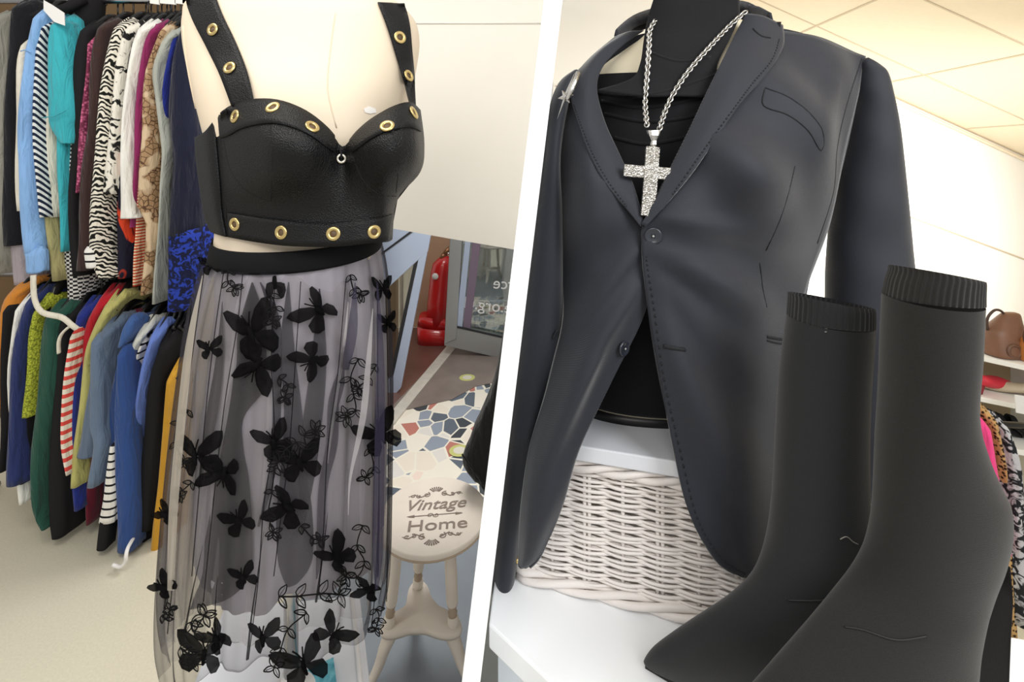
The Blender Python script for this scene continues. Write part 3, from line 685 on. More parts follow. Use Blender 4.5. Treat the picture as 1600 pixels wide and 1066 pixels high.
# side panel, sweetheart trim, hem band
mb = MB(); mb.grid([[p + Vector((0, -.003, 0)) for p in c[:]] for c in g[:10]]); obj('side_panel', mb, M_leather2, bu, solid=.002)
def strip(a, b, off, nu=5, k=8):
    """band on the bustier between two outlines"""
    A, B = smooth_rows(a, k), smooth_rows(b, k); rws = []
    for i in range(len(A)):
        r = []
        for j in range(nu + 1):
            t = j / nu; x = A[i][0] * (1 - t) + B[i][0] * t; y = A[i][1] * (1 - t) + B[i][1] * t
            l, n = hit(x, y, bb, .86); r.append(l + n * off)
        rws.append(r)
    m = MB(); m.grid(rws); return m
obj('sweetheart_trim', strip([(344, 184), (350, 174), (372, 163), (400, 158), (424, 157), (450, 163), (472, 173), (495, 188), (512, 203), (526, 220)], [(347, 216), (360, 212), (378, 202), (402, 196), (426, 194), (448, 198), (470, 206), (490, 217), (505, 228), (520, 238)], .003), M_leather2, bu, solid=.003)
obj('sweetheart_trim', strip([(549, 220), (560, 207), (578, 191), (600, 177), (622, 167), (640, 163), (652, 172)], [(553, 238), (564, 230), (582, 218), (602, 208), (624, 202), (642, 200), (655, 206)], .003), M_leather2, bu, solid=.003)
obj('hem_band', strip([(358, 332), (395, 338), (432, 343), (475, 347), (512, 348), (545, 346), (575, 342), (600, 338), (610, 334)], [(361, 367), (405, 376), (445, 381), (485, 383), (515, 383), (545, 381), (570, 378), (592, 376), (603, 375)], .003), M_leather2, bu, solid=.003)
mb = MB()
for pts in ([(351, 220), (362, 268), (390, 300), (430, 314), (470, 304), (505, 272), (516, 244)], [(553, 244), (566, 278), (590, 302), (618, 306)], [(424, 196), (426, 250), (424, 312)], [(345, 190), (349, 260), (356, 368)], [(612, 206), (622, 240), (618, 300)]):
    mb = MB(); line_on(mb, pts, bb, .0016, .0005, .86); obj('seam', mb, M_black, bu)
def strap(a, b, Y, name='strap'):
    A, B = smooth_rows(a, 6), smooth_rows(b, 6); rws = []
    last = Y
    for (x0, y0), (x1, y1) in zip(A, B):
        r = []
        for j in range(7):
            t = j / 6; x = x0 + (x1 - x0) * t; y = y0 + (y1 - y0) * t
            l, n = hit(x, y, tb, last)
            if abs(l.y - last) > .04: l = W(x, y, last)
            last = l.y; r.append(W(x, y, l.y - .006))
        rws.append(r)
    # last rows reach forward to the cup top
    n = len(rws)
    for i in range(n):
        w = max(0, (i - n * .55) / (n * .45)) ** 1.5
        for j in range(7):
            p = rws[i][j]; tgt = .86; Yn = p.y * (1 - w) + min(p.y, tgt) * w
            x = HX + p.x / p.y * F; y = HY - (p.z - EYE) / p.y * F
            rws[i][j] = W(x, y, Yn)
    m = MB(); m.grid(rws); return m
s1 = strap([(286, -14), (300, 28), (324, 76), (344, 118), (362, 166)], [(332, -18), (346, 20), (368, 66), (386, 112), (397, 160)], .96)
s2 = strap([(590, 4), (604, 40), (618, 84), (632, 130), (641, 166)], [(632, 6), (640, 40), (644, 84), (648, 130), (650, 168)], .96)
obj('strap', s1, M_leather2, bu, solid=.003); obj('strap', s2, M_leather2, bu, solid=.003)
sb = bvh_of(s1, s2)
def eyelet(x, y, r, bvh, off, squash=None):
    l, n = hit(x, y, bvh, .86); c = l + n * off
    m = MB(); m.torus(c, n, r * .76, r * .3, 24, 8, .6); m.mi = 1; m.disc(c - n * .001, n, r * .62, 18, .001)
    return obj('eyelet', m, [M_gold, M_hole], bu)
for x, y in ((334, 47), (360, 107), (624, 59), (637, 119)): eyelet(x, y, .0115, sb, .003)
for x, y in ((371, 183), (428, 171), (486, 201), (606, 200), (643, 178)): eyelet(x, y, .0115, bb, .005)
for x, y in ((370, 350), (442, 363), (522, 365), (583, 362)): eyelet(x, y, .0115, bb, .005)
mb = MB(); c, n = hit(533, 248, bb, .85); mb.torus(c + n * .008, n, .0062, .0022, 20, 8)
obj('ring_charm', mb, base('crystal_ring', (226, 220, 205), .2, metal=.8), bu)
mb = MB(); mb.tube([hit(531, 232, bb)[0] + n * .004, c + n * .012 + Vector((0, 0, .006)), c + n * .006], .002, 6); obj('ring_loop', mb, M_black, bu)

# ---- sheer skirt
sk = thing('tulle_skirt', 'sheer black tulle midi skirt with embroidered butterflies and wide elastic waistband', 'skirt', W(430, 1000, YM))
wb = MB(); rr = []
for y, a, b, d in ((366, 330, 598, .132), (368, 328, 599, .135), (392, 322, 598, .138), (396, 323, 597, .136)):
    rr.append(ring(a, y, b, y - 6, YM, d, 64, e=.95, tilt=.016))
wb.loft(rr, False, False); wb.grid([[p for p in rr[-1]], [p * 1 for p in rr[0]]], True)
obj('waistband', wb, base('black_elastic', (17, 17, 19), .8, spec=.15, bump=.2, bscale=300, kind='Z'), sk)
SR = [(390, 322, 598, .138), (430, 304, 606, .150), (490, 287, 611, .160), (560, 275, 614, .166), (640, 263, 615, .172), (720, 253, 614, .176), (800, 245, 613, .180), (880, 240, 612, .182), (930, 241, 609, .182), (968, 248, 602, .176)]
rn = random.Random(5)
PL = [(rn.randint(9, 13), rn.uniform(0, 6), .5), (rn.randint(17, 23), rn.uniform(0, 6), .35), (rn.randint(28, 36), rn.uniform(0, 6), .22)]
def skirt_rings(rows, shrink, amp0, amp1, ph, n=360, hem=0.0, tilt=.016, k=5, lift=0.0):
    R = smooth_rows(rows, k); out = []
    for i, (y, a, b, d) in enumerate(R):
        t = i / (len(R) - 1); am = amp0 + (amp1 - amp0) * t
        def wave(th, am=am, t=t):
            return 1 + am * sum(w * math.sin(f * th + p + ph + .5 * t * math.sin(3 * th)) for f, p, w in PL)
        r = ring(a + shrink, y, b - shrink, y, YM, d - shrink * .0012, n, wave=wave, tilt=tilt)
        if hem:
            for j in range(n):
                th = 2 * PI * j / n; c_, s2 = math.cos(th), math.sin(th); k_ = min(1, max(0, (c_ + .72) / .6)); r[j].z += hem * t * t * (.6 * math.sin(5 * th + 1 + ph) + .4 * math.sin(11 * th)) + lift * t ** 4 * max(0, s2) * k_
        out.append(r)
    return out
M_tulle = tulle('black_tulle', (72, 70, 76), .13, .75)
M_tulle_in = tulle('grey_tulle', (206, 200, 198), .13, .62, .45)
M_slip = base('lilac_slip', (172, 167, 176), .7, sheen=.2, vary=.06, vscale=12)
M_foldshade = tulle('dark_fold_shade_net', (30, 28, 32), .86, .98, .2)  # dark net colour that stands for shade between the skirt layers
sr = skirt_rings(SR, 0, .03, .062, 0, hem=.012, lift=.1)
so = MB(); so.loft(sr, False, False); obj('outer_tulle', so, M_tulle, sk)
skb = bvh_of(so)
obj('inner_tulle', MB().loft(skirt_rings(SR[:-1], 9, .03, .07, 1.7, hem=.012, lift=.09), False, False), M_tulle_in, sk)
SL = [(384, 327, 594, .128), (440, 312, 600, .136), (520, 304, 604, .142), (620, 300, 604, .146), (720, 298, 604, .148), (790, 298, 602, .148), (838, 300, 600, .148)]
obj('slip_lining', MB().loft(skirt_rings(SL, 0, .03, .07, .8, hem=.02), False, False), M_slip, sk)
# strips over the lining whose colours paint the skirt's shaded and lit folds
slm = MB(); slm.loft(skirt_rings(SL, 2, .03, .07, .8, hem=.02, n=200), False, False); slb = bvh_of(slm)
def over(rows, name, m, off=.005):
    """painted fold strip: rows (y, x_left, x_right), tapering to nothing at both ends"""
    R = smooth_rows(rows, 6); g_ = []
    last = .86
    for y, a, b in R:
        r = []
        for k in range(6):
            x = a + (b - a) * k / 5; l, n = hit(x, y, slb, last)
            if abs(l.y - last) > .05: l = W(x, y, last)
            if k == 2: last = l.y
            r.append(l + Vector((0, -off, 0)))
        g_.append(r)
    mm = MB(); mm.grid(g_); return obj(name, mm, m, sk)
T_dark = M_foldshade; T_slate = tulle('slate_fold_shade', (66, 64, 74), .72, .92); T_vio = tulle('violet_fold_shade', (62, 58, 78), .65, .9)
T_white = tulle('white_fold_light', (226, 222, 226), .45, .85, .4); T_ivory = tulle('ivory_fold_light', (226, 216, 200), .5, .8, .4); T_lil = tulle('pale_fold_light', (212, 209, 222), .6, .9, .4)
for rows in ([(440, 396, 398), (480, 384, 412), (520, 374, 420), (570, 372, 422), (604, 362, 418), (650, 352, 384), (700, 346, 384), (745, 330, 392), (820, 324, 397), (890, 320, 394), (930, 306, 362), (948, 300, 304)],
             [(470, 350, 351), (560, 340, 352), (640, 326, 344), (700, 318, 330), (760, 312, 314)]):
    over(rows, 'dark_fold_shade', T_dark, .006)
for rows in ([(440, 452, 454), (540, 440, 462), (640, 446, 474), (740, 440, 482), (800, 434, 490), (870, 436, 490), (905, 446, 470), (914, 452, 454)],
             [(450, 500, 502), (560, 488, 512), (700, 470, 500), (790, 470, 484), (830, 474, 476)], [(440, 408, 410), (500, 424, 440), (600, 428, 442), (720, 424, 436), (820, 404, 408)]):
    over(rows, 'slate_fold_shade', T_slate, .005)
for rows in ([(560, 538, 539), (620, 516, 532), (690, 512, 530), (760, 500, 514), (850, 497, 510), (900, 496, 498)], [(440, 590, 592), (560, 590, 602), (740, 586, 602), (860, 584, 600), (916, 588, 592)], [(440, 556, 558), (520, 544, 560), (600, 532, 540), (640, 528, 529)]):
    over(rows, 'violet_fold_shade', T_vio, .007)
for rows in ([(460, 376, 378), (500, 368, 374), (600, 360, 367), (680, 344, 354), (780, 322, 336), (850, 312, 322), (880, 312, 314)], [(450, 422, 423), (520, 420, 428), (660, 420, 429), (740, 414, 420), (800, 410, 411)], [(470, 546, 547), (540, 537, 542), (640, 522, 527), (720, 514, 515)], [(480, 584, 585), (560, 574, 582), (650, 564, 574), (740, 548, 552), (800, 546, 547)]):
    over(rows, 'white_fold_light', T_white, .008)
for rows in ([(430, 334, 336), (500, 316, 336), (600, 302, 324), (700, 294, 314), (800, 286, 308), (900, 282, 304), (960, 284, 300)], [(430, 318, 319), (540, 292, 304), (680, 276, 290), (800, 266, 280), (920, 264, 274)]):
    over(rows, 'ivory_fold_light', T_ivory, .004)
# fine dark lines down the net, painting the shade in its creases
M_netf = tulle('net_crease_shade', (36, 34, 38), .6, .85)
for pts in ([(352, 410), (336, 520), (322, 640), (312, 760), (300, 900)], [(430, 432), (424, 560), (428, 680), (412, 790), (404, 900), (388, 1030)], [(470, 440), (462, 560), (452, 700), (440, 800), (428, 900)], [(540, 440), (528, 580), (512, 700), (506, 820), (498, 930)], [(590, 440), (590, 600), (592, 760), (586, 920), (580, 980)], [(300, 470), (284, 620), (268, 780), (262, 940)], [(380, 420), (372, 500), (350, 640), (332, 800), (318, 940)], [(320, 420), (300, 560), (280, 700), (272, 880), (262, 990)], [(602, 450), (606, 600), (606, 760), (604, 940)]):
    mb = MB(); line_on(mb, pts, skb, .0009, .0004, .9, k=10); obj('crease_shade_line', mb, M_netf, sk)
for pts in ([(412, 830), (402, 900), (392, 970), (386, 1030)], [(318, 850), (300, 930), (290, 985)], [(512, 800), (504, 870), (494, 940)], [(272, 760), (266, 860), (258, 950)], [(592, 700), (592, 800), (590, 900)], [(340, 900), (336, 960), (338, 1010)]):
    mb = MB(); line_on(mb, pts, skb, [.0002 + .0019 * i / (len(pts) * 10 - 10) for i in range(len(pts) * 10 - 9)], .0006, .9, k=10); obj('crease_shade_line', mb, M_netf, sk)
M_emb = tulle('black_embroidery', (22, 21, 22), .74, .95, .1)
WING = [[(0, .03), (.1, .3), (.4, .6), (.78, .8), (1.02, .78), (1.0, .55), (.88, .26), (.5, .04), (.15, -.04)], [(0, -.02), (.4, -.02), (.74, -.08), (.86, -.34), (.7, -.6), (.44, -.68), (.16, -.42)]]
def butterfly(x, y, s, rot, sq=1.0, sq2=1.0):
    m = MB(); ca, sa = math.cos(rot), math.sin(rot)
    def T(px, py): return (x + s * (px * ca - py * sa), y - s * (px * sa + py * ca))
    for side, q in ((1, sq), (-1, sq2)):
        for wng in WING: leaf_on(m, [T(p[0] * q * side, p[1]) for p in wng], skb, .0025, .9)
    bx = [T(0, .2), T(0, 0), T(0, -.3)]
    w = []
    for p in bx:
        l, n = hit(p[0], p[1], skb, .9); w.append(l + n * .006)
    m.tube(w, [.003, .004, .002], 6)
    for d in (-.14, .14):
        w = []
        for p in (T(0, .2), T(d * .6, .42), T(d, .56)):
            l, n = hit(p[0], p[1], skb, .9); w.append(l + n * .004)
        m.tube(w, .0009, 5)
    return obj('butterfly_applique', m, M_emb, sk, solid=.0007)
for a in ((498, 484, 40, .9, .55, 1), (488, 562, 34, 2.3, .9, .7), (396, 520, 58, .35, .7, .55), (404, 570, 46, 2.6, .6, .8), (330, 545, 22, .2, 1, .8), (592, 680, 42, .5, .9, .8), (310, 712, 46, .1, .9, .5), (350, 738, 38, 2.9, 1, .7), (428, 690, 38, .4, .8, .7), (470, 722, 40, .25, .9, .9), (452, 790, 42, 1.1, .5, .9), (524, 870, 38, .8, .9, .5), (376, 812, 32, .5, .7, .9), (258, 915, 26, .9, .8, .7), (320, 1020, 44, -.1, .7, 1), (340, 996, 34, .7, .6, .7), (412, 995, 34, .2, .9, .6), (518, 990, 36, -.7, .9, .8), (476, 1036, 48, .45, .8, .9), (574, 920, 28, 1.2, .5, .7), (604, 505, 22, .2, .8, .6), (596, 452, 26, .1, .7, .6), (430, 440, 40, .0, .5, .4), (330, 414, 22, .3, .8, .7), (262, 802, 26, 1.0, .6, .6), (382, 900, 26, .4, .8, .7)):
    butterfly(*a)
M_thread = base('black_thread', (22, 21, 22), .9, spec=.1)
def sprig(pts, leaves, s=11):
    m = MB(); line_on(m, pts, skb, .0012, .003, .9, k=4, n=5)
    for x, y, a in leaves:
        ca, sa = math.cos(a), math.sin(a)
        out = [(x + s * (u * ca - v * sa), y - s * (u * sa + v * ca)) for u, v in ((0, 0), (.35, .3), (.8, .34), (1.2, .18), (1.5, 0), (1.2, -.2), (.8, -.34), (.35, -.28))]
        line_on(m, out, skb, .00105, .003, .9, k=2, n=4, closed=True)
        line_on(m, [(x, y), (x + s * .7 * ca, y - s * .7 * sa), (x + s * 1.2 * ca, y - s * 1.2 * sa)], skb, .0005, .003, .9, k=1, n=4)
    return obj('sprig_embroidery', m, M_thread, sk)
def auto(pts, seed, s=11, k=2):
    r = random.Random(seed); lv = []
    for i in range(len(pts)):
        a = pts[max(0, i - 1)]; b = pts[min(len(pts) - 1, i + 1)]; an = math.atan2(-(b[1] - a[1]), b[0] - a[0])
        for d in ((.9, -.9) if k == 2 else (.8,)): lv.append((pts[i][0], pts[i][1], an + d + r.uniform(-.3, .3)))
    for j in range(4): lv.append((pts[-1][0], pts[-1][1], j * 1.57 + .4))
    sprig(pts, lv, s)
for i, (pts, s) in enumerate((([(560, 560), (546, 590), (552, 615), (556, 640), (540, 650)], 12), ([(586, 570), (574, 590), (560, 605)], 9), ([(296, 640), (282, 660), (276, 690), (290, 720)], 9), ([(464, 690), (448, 700), (436, 720)], 13), ([(480, 700), (476, 680), (492, 672)], 12), ([(576, 700), (582, 730), (570, 745)], 9), ([(302, 752), (288, 765), (282, 772)], 9), ([(430, 730), (426, 765), (420, 800), (428, 830)], 10), ([(470, 820), (486, 838), (500, 842)], 9), ([(566, 820), (558, 850), (568, 876), (558, 900), (540, 900)], 11), ([(436, 930), (464, 930), (500, 926), (528, 928)], 15), ([(478, 956), (452, 980), (440, 1010), (430, 1040)], 12), ([(300, 970), (306, 985), (320, 960)], 13), ([(284, 1010), (296, 1020), (304, 1030)], 12), ([(256, 960), (262, 966), (268, 950)], 8), ([(586, 950), (592, 965), (588, 980)], 9), ([(360, 420), (358, 440), (368, 450)], 9), ([(424, 460), (430, 480), (426, 500)], 10), ([(546, 430), (552, 452), (562, 460)], 9), ([(436, 590), (450, 600), (446, 620)], 9))):
    auto(pts, i, s)

# plinth with a turquoise printed card
ZP = .42
pl = thing('plinth', 'low white display plinth beneath the sheer skirt', 'plinth', (W(440, 0, 1.0).x, 1.02, 0))
P4 = [on_plane(300, 1075, ZP), on_plane(584, 1120, ZP), on_plane(562, 930, ZP), on_plane(350, 950, ZP)]
mb = MB(); mb.prism(P4, (0, 0, -.04)); obj('top', mb, base('plinth_white', (228, 230, 236), .45), pl, smooth=False, bevel=.003)
mb = MB(); cc = sum(P4, Vector()) / 4; mb.prism([cc + (p - cc) * .93 + Vector((0, 0, -.04)) for p in P4], (0, 0, -(ZP - .04))); obj('body', mb, M_white, pl, smooth=False)
mb = MB(); mb.tube([P4[1] + Vector((-.02, 0, .004)), P4[2] + Vector((-.02, 0, .004))], .005, 6); obj('edge_bead', mb, M_white, pl)
mb = MB(); Q = [on_plane(432, 1072, ZP + .012), on_plane(521, 1027, ZP + .012), on_plane(530, 1100, ZP + .012), on_plane(440, 1130, ZP + .012)]
mb.prism(Q, (0, 0, -.01))
tag(obj('printed_card', mb, pattern('turquoise_print', 'noise', (60, 150, 176), (130, 206, 216), 14, .35, .65, dist=1.5, rough=.3), None, smooth=False), 'turquoise printed card lying on the white plinth under the skirt hem', 'card')

# ================================================================== STOOL
ZS = .445
M_stool = base('chalk_paint', (226, 217, 205), .6, vary=.025, vscale=20)
M_worn = base('worn_edge', (176, 158, 138), .6)
sc_ = on_plane(677, 800, ZS); sc_.z = ZS
st = thing('stool', 'small round cream painted wooden stool with stencilled lettering', 'stool', (sc_.x, sc_.y, 0))
RX, RY = .16, .168
def oval(z, k, n=56): return [Vector((sc_.x + RX * k * math.cos(2 * PI * i / n), sc_.y + RY * k * math.sin(2 * PI * i / n), z)) for i in range(n)]
mb = MB(); mb.loft([oval(ZS - .024, .95), oval(ZS - .02, .985), oval(ZS - .012, 1.0), oval(ZS - .004, .995), oval(ZS, .97)]); obj('seat', mb, M_stool, st)
mb = MB(); q = oval(ZS - .017, .998); mb.tube(q, .0028, 6, closed=True); obj('worn_rim', mb, M_worn, st)
zsh = .155
hub = Vector((sc_.x - .005, sc_.y + .02, zsh))
LEG = [(655, 905, None), (602, 960, None), (707, 972, None)]
feet = []
legp = []
for (x, y, _) in ((653, 915, 0), (608, 975, 0), (708, 975, 0)):
    legp.append(on_plane(x, y, zsh + .012))
for q in legp:
    top = Vector((sc_.x + (q.x - sc_.x) * .8, sc_.y + (q.y - sc_.y) * .72, ZS - .02)); ax = top - q; L = ax.length; ax.normalize()
    m = MB(); m.lathe(q, [(.013, -.01), (.016, .0), (.016, .018), (.011, .024), (.013, .032), (.0095, .04), (.014, .052), (.0165, .06), (.0175, L * .55), (.0155, L * .93), (.016, L)], 20, ax)
    lg = obj('leg', m, M_stool, st)
    m = MB(); m.lathe(q, [(.0125, .022), (.0118, .027), (.0138, .032), (.0102, .04), (.0145, .051)], 20, ax); obj('worn_turning', m, M_worn, lg)
# three-armed shelf with sabre feet
rim = []
cen = sum(legp, Vector()) / 3
n = 96
for i in range(n):
    a = 2 * PI * i / n; d = Vector((math.cos(a), math.sin(a), 0)); r = .052
    for q in legp:
        v = Vector((q.x - cen.x, q.y - cen.y, 0)); ln = v.length; v.normalize(); c = max(0, v.dot(d))
        r = max(r, .052 + (ln + .024 - .052) * c ** 9)
    rim.append(Vector((cen.x, cen.y, zsh)) + d * r)
mb = MB(); mb.loft([[p + Vector((0, 0, -.012)) for p in rim], [p + Vector((0, 0, -.004)) for p in [Vector((cen.x, cen.y, zsh)) + (q - Vector((cen.x, cen.y, zsh))) * 1.02 for q in rim]], [p + Vector((0, 0, .008)) for p in rim]]); obj('stretcher_shelf', mb, M_stool, st)
for q in legp:
    v = Vector((q.x - cen.x, q.y - cen.y, 0)).normalized()
    pts = smooth_rows([tuple(Vector((q.x, q.y, zsh - .01)) - v * .01), tuple(Vector((q.x, q.y, zsh - .05)) + v * .012), tuple(Vector((q.x, q.y, .06)) + v * .03), tuple(Vector((q.x, q.y, .008)) + v * .062)], 5)
    m = MB(); m.tube(pts, [.024 - .012 * i / (len(pts) - 1) for i in range(len(pts))], 12, flat=.8)
    for p in m.v: p.z = max(p.z, .006)
    obj('foot', m, M_stool, st)
# stencil
M_sten = base('brown_stencil', (134, 120, 110), .7)
TH = .1
def sp(u, v, h=.001):
    """stencil coordinates on the seat top (metres along the lettering)"""
    ca, sa = math.cos(TH), math.sin(TH)
    return Vector((sc_.x + .004 + u * ca - v * sa, sc_.y - .006 + (u * sa + v * ca) * 1.06, ZS + h))
def stencil(s, size, u, v, sx=1.0, shear=0.0, off=0.0):
    vs, fs = text_mesh(s, size, shear, .0003, off); m = MB(); m.add([sp(u + p.x * sx, v + p.y, .0012 + p.z) for p in vs], fs); return obj('lettering', m, M_sten, st, smooth=False)
stencil('Vintage', .062, .0, .035, 1.0, .3, .0004)
stencil('Home', .058, .012, -.047, 1.2, 0, .0002)
m = MB(); m.tube([sp(-.075, -.008), sp(.08, -.006)], .0013, 5, flat=.4)
for sgn, u in ((-1, -.08), (1, .085)): m.prism([sp(u, -.008), sp(u - sgn * .022, -.003), sp(u - sgn * .022, -.013)], (0, 0, .0006))
def spiral(m, u, v, r, turns, a0, sgn=1, w=.0016):
    m.tube([sp(u + r * (1 - .8 * t / 20) * math.cos(a0 + sgn * turns * 2 * PI * t / 20), v + r * (1 - .8 * t / 20) * math.sin(a0 + sgn * turns * 2 * PI * t / 20)) for t in range(21)], [w * (1.1 - .5 * t / 20) for t in range(21)], 5, flat=.4)
for u in (-.012, .006): spiral(m, u, -.008, .009, 1.2, 0 if u < 0 else PI, 1, .0012)
obj('arrow_motif', m, M_sten, st)
for vy, sg in ((.088, 1), (-.095, -1)):
    m = MB()
    for i in range(-3, 4):
        a = PI / 2 + i * .24; m.tube([sp(math.cos(a) * .012, vy - sg * .006 + sg * math.sin(a) * .012), sp(math.cos(a) * .03, vy - sg * .006 + sg * math.sin(a) * .03)], [.001, .0024], 5, flat=.3)
    for sx in (-1, 1):
        spiral(m, sx * .028, vy - sg * .008, .011, 1.3, 1.2, sx * sg); spiral(m, sx * .052, vy - sg * .013, .008, 1.2, 2.2, -sx * sg); spiral(m, sx * .072, vy - sg * .01, .007, 1.1, .5, sx * sg)
        m.tube([sp(sx * .02, vy - sg * .004), sp(sx * .045, vy - sg * .018), sp(sx * .066, vy - sg * .005), sp(sx * .084, vy - sg * .013)], [.0016, .002, .0018, .0008], 5, flat=.3)
    obj('scroll_motif', m, M_sten, st)

# black coat hanging beside the partition
bc = thing('black_coat', 'black coat hanging against the white partition behind the stool', 'coat', W(745, 745, 1.62))
CO = [(440, 800, 806), (520, 786, 800), (590, 772, 792), (650, 748, 786), (705, 722, 780), (735, 738, 777), (752, 752, 774), (762, 760, 772)]
mb = MB(); mb.loft([ring(a, y + (8 if a < 740 else 0), b, y, 1.62, .05, 24, e=.8) for y, a, b in smooth_rows(CO, 4)]); obj('body', mb, cloth((20, 20, 22)), bc)
mb = MB(); mb.tube(smooth_rows([W(722, 710, 1.568), W(742, 738, 1.566), W(758, 760, 1.57)], 5), .003, 6); obj('hem', mb, cloth((20, 20, 22)), bc)
mb = MB(); mb.tube([W(803, 445, 1.62), W(806, 420, 1.62), W(812, 418, 1.62)], .004, 6); obj('hanging_loop', mb, M_black, bc)
# ================================================================== RIGHT DISPLAY
ZT = .85
M_table = base('table_white', (248, 250, 252), .35)
tb_ = thing('display_table', 'white display table carrying the basket, the suit torso and black boots', 'table', (.3, .75, 0))
TP = [on_plane(764, 975, ZT), Vector((.048, .621, ZT)), Vector((.15, .52, ZT)), Vector((.28, .38, ZT)), Vector((.72, .38, ZT)), Vector((.74, .667, ZT)), Vector((.60, .70, ZT)), Vector((.40, 1.12, ZT)), Vector((-.0, 1.14, ZT)), Vector((-.025, .80, ZT))]
mb = MB(); mb.prism(TP, (0, 0, -.035)); obj('top', mb, M_table, tb_, smooth=False, bevel=.003)
cc = sum(TP, Vector()) / len(TP)
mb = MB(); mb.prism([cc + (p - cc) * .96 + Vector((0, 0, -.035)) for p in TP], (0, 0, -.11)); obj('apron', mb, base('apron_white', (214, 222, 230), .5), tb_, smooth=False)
for x, y in ((.07, .68), (.3, .43), (.66, .43), (.05, 1.05), (.36, 1.05)):
    mb = MB(); mb.box((x, y, (ZT - .145) / 2), (.045, .045, ZT - .145)); obj('leg', mb, M_table, tb_, smooth=False, bevel=.003)

# ---- wicker basket
BA = Vector((.016, .772, ZT)); ang = math.atan2(-.072, .246); bx_ = Vector((math.cos(ang), math.sin(ang), 0)); by_ = Vector((-math.sin(ang), math.cos(ang), 0))
BL, BD, BH = .335, .24, .208
M_wick = base('white_wicker', (236, 229, 224), .5, vary=.03, vscale=30)
bk = thing('wicker_basket', 'white painted wicker basket under the jacket hem on the table', 'basket', BA + bx_ * BL / 2 + by_ * BD / 2)
def bp(u, v, z): return BA + bx_ * u + by_ * v + Vector((0, 0, z))
# path round the basket walls: parameter -> point, outward
def wall(s_):
    segs = [(BD, lambda t: (0, BD - t), (-1, 0)), (BL, lambda t: (t, 0), (0, -1)), (BD, lambda t: (BL, t), (1, 0)), (BL, lambda t: (BL - t, BD), (0, 1))]
    for L, fn, nrm in segs:
        if s_ <= L + 1e-9: u, v = fn(s_); return u, v, nrm
        s_ -= L
    return BL, BD, (0, 1)
TOT = 2 * (BL + BD); NS = 22; PIT = TOT / NS
mb = MB()
for k in range(NS):
    for d in ((-.0035, .0035) if k % 2 == 0 else (0,)):
        u, v, nr = wall(min(TOT, (k + .5) * PIT)); mb.tube([bp(u, v, .004) + bx_ * (d if nr[0] == 0 else 0) + by_ * (d if nr[0] else 0), bp(u, v, BH - .004) + bx_ * (d if nr[0] == 0 else 0) + by_ * (d if nr[0] else 0)], .0031, 6)
obj('stake', mb, M_wick, bk)
mb = MB(); rows_ = 44
for r in range(rows_):
    z = .022 + (BH - .044) * r / (rows_ - 1); pts = []; rad = []
    for i in range(NS * 8 + 1):
        s_ = TOT * i / (NS * 8); u, v, nr = wall(s_); w = math.sin(PI * (s_ / PIT - .5) + (PI if r % 2 else 0) + PI / 2)
        o = .0043 * w; pts.append(bp(u + nr[0] * o, v + nr[1] * o, z + .0012 * math.sin(i * .21 + r * 1.7))); rad.append(.0021 + .0004 * math.sin(i * .13 + r * 2.1))
    mb.tube(pts, rad, 6, flat=1.05)
obj('weave', mb, M_wick, bk)
def braid(z, R, r, name, step=.03, lean=1.0, strands=3):
    m = MB()
    for j in range(strands):
        pts = []
        for i in range(int(TOT / .006) + 1):
            s_ = min(TOT, i * .006); u, v, nr = wall(s_); a = 2 * PI * s_ / (step * strands) + 2 * PI * j / strands
            o = R * math.cos(a); pts.append(bp(u + nr[0] * (o + .003), v + nr[1] * (o + .003), z + R * lean * math.sin(a)))
        m.tube(pts, r, 6)
    return obj(name, m, M_wick, bk)
braid(BH - .012, .0062, .0052, 'top_rim', .05); braid(.012, .0065, .0056, 'base_rim', .07)
mb = MB(); mb.prism([bp(.006, .006, .003), bp(BL - .006, .006, .003), bp(BL - .006, BD - .006, .003), bp(.006, BD - .006, .003)], (0, 0, .006)); obj('bottom', mb, M_wick, bk, smooth=False)
mb = MB(); a = bp(0, 0, .035) - bx_ * .004 - by_ * .004; mb.tube([a, a - bx_ * .004 - by_ * .006], .004, 10); obj('hinge_pin', mb, M_gold, bk)
# white board on top of the basket
M_board = base('white_board', (226, 228, 234), .3)
mb = MB(); z0 = BH + .0005
mb.prism([bp(.04, -.016, z0), bp(BL - .05, -.016, z0), bp(BL - .05, BD + .01, z0), bp(.04, BD + .01, z0)], (0, 0, .0225))
tag(obj('shelf_board', mb, M_board, None, smooth=False, bevel=.002), 'glossy white board laid over the wicker basket, bearing the suit torso', 'board')
ZB = ZT + z0 + .0225

# ---- suit torso
YR = .865
sm_ = thing('display_torso', 'torso form under the black blazer, standing on the white board', 'mannequin', (W(1010, 0, YR).x, YR, ZB))
T2 = [(-70, 1034, 1146, .05), (-20, 1032, 1150, .055), (30, 1022, 1156, .06), (58, 1002, 1172, .06), (80, 972, 1222, .07), (110, 935, 1282, .085), (160, 915, 1305, .098), (230, 905, 1290, .105), (330, 902, 1262, .105), (430, 898, 1236, .098), (520, 896, 1222, .094), (600, 895, 1205, .09)]
ybot = HY + (EYE - ZB - .012) * F / YR
T2.append((ybot, 900, 1190, .085))
t2 = MB(); t2.loft([ring(a, y, b, y, YR, d, 56, e=.92) for y, a, b, d in smooth_rows(T2, 4)]); obj('body', t2, base('cream_form_pale', (226, 216, 190), .6), sm_)
mb = MB(); R0 = ring(890, ybot, 1200, ybot, YR, .088, 56, e=.9); zz = [Vector((p.x, p.y, ZB)) for p in R0]; mb.loft([zz, [Vector((p.x, p.y, ZB + .012)) for p in R0]]); obj('base', mb, base('black_base', (22, 22, 24), .4), sm_)
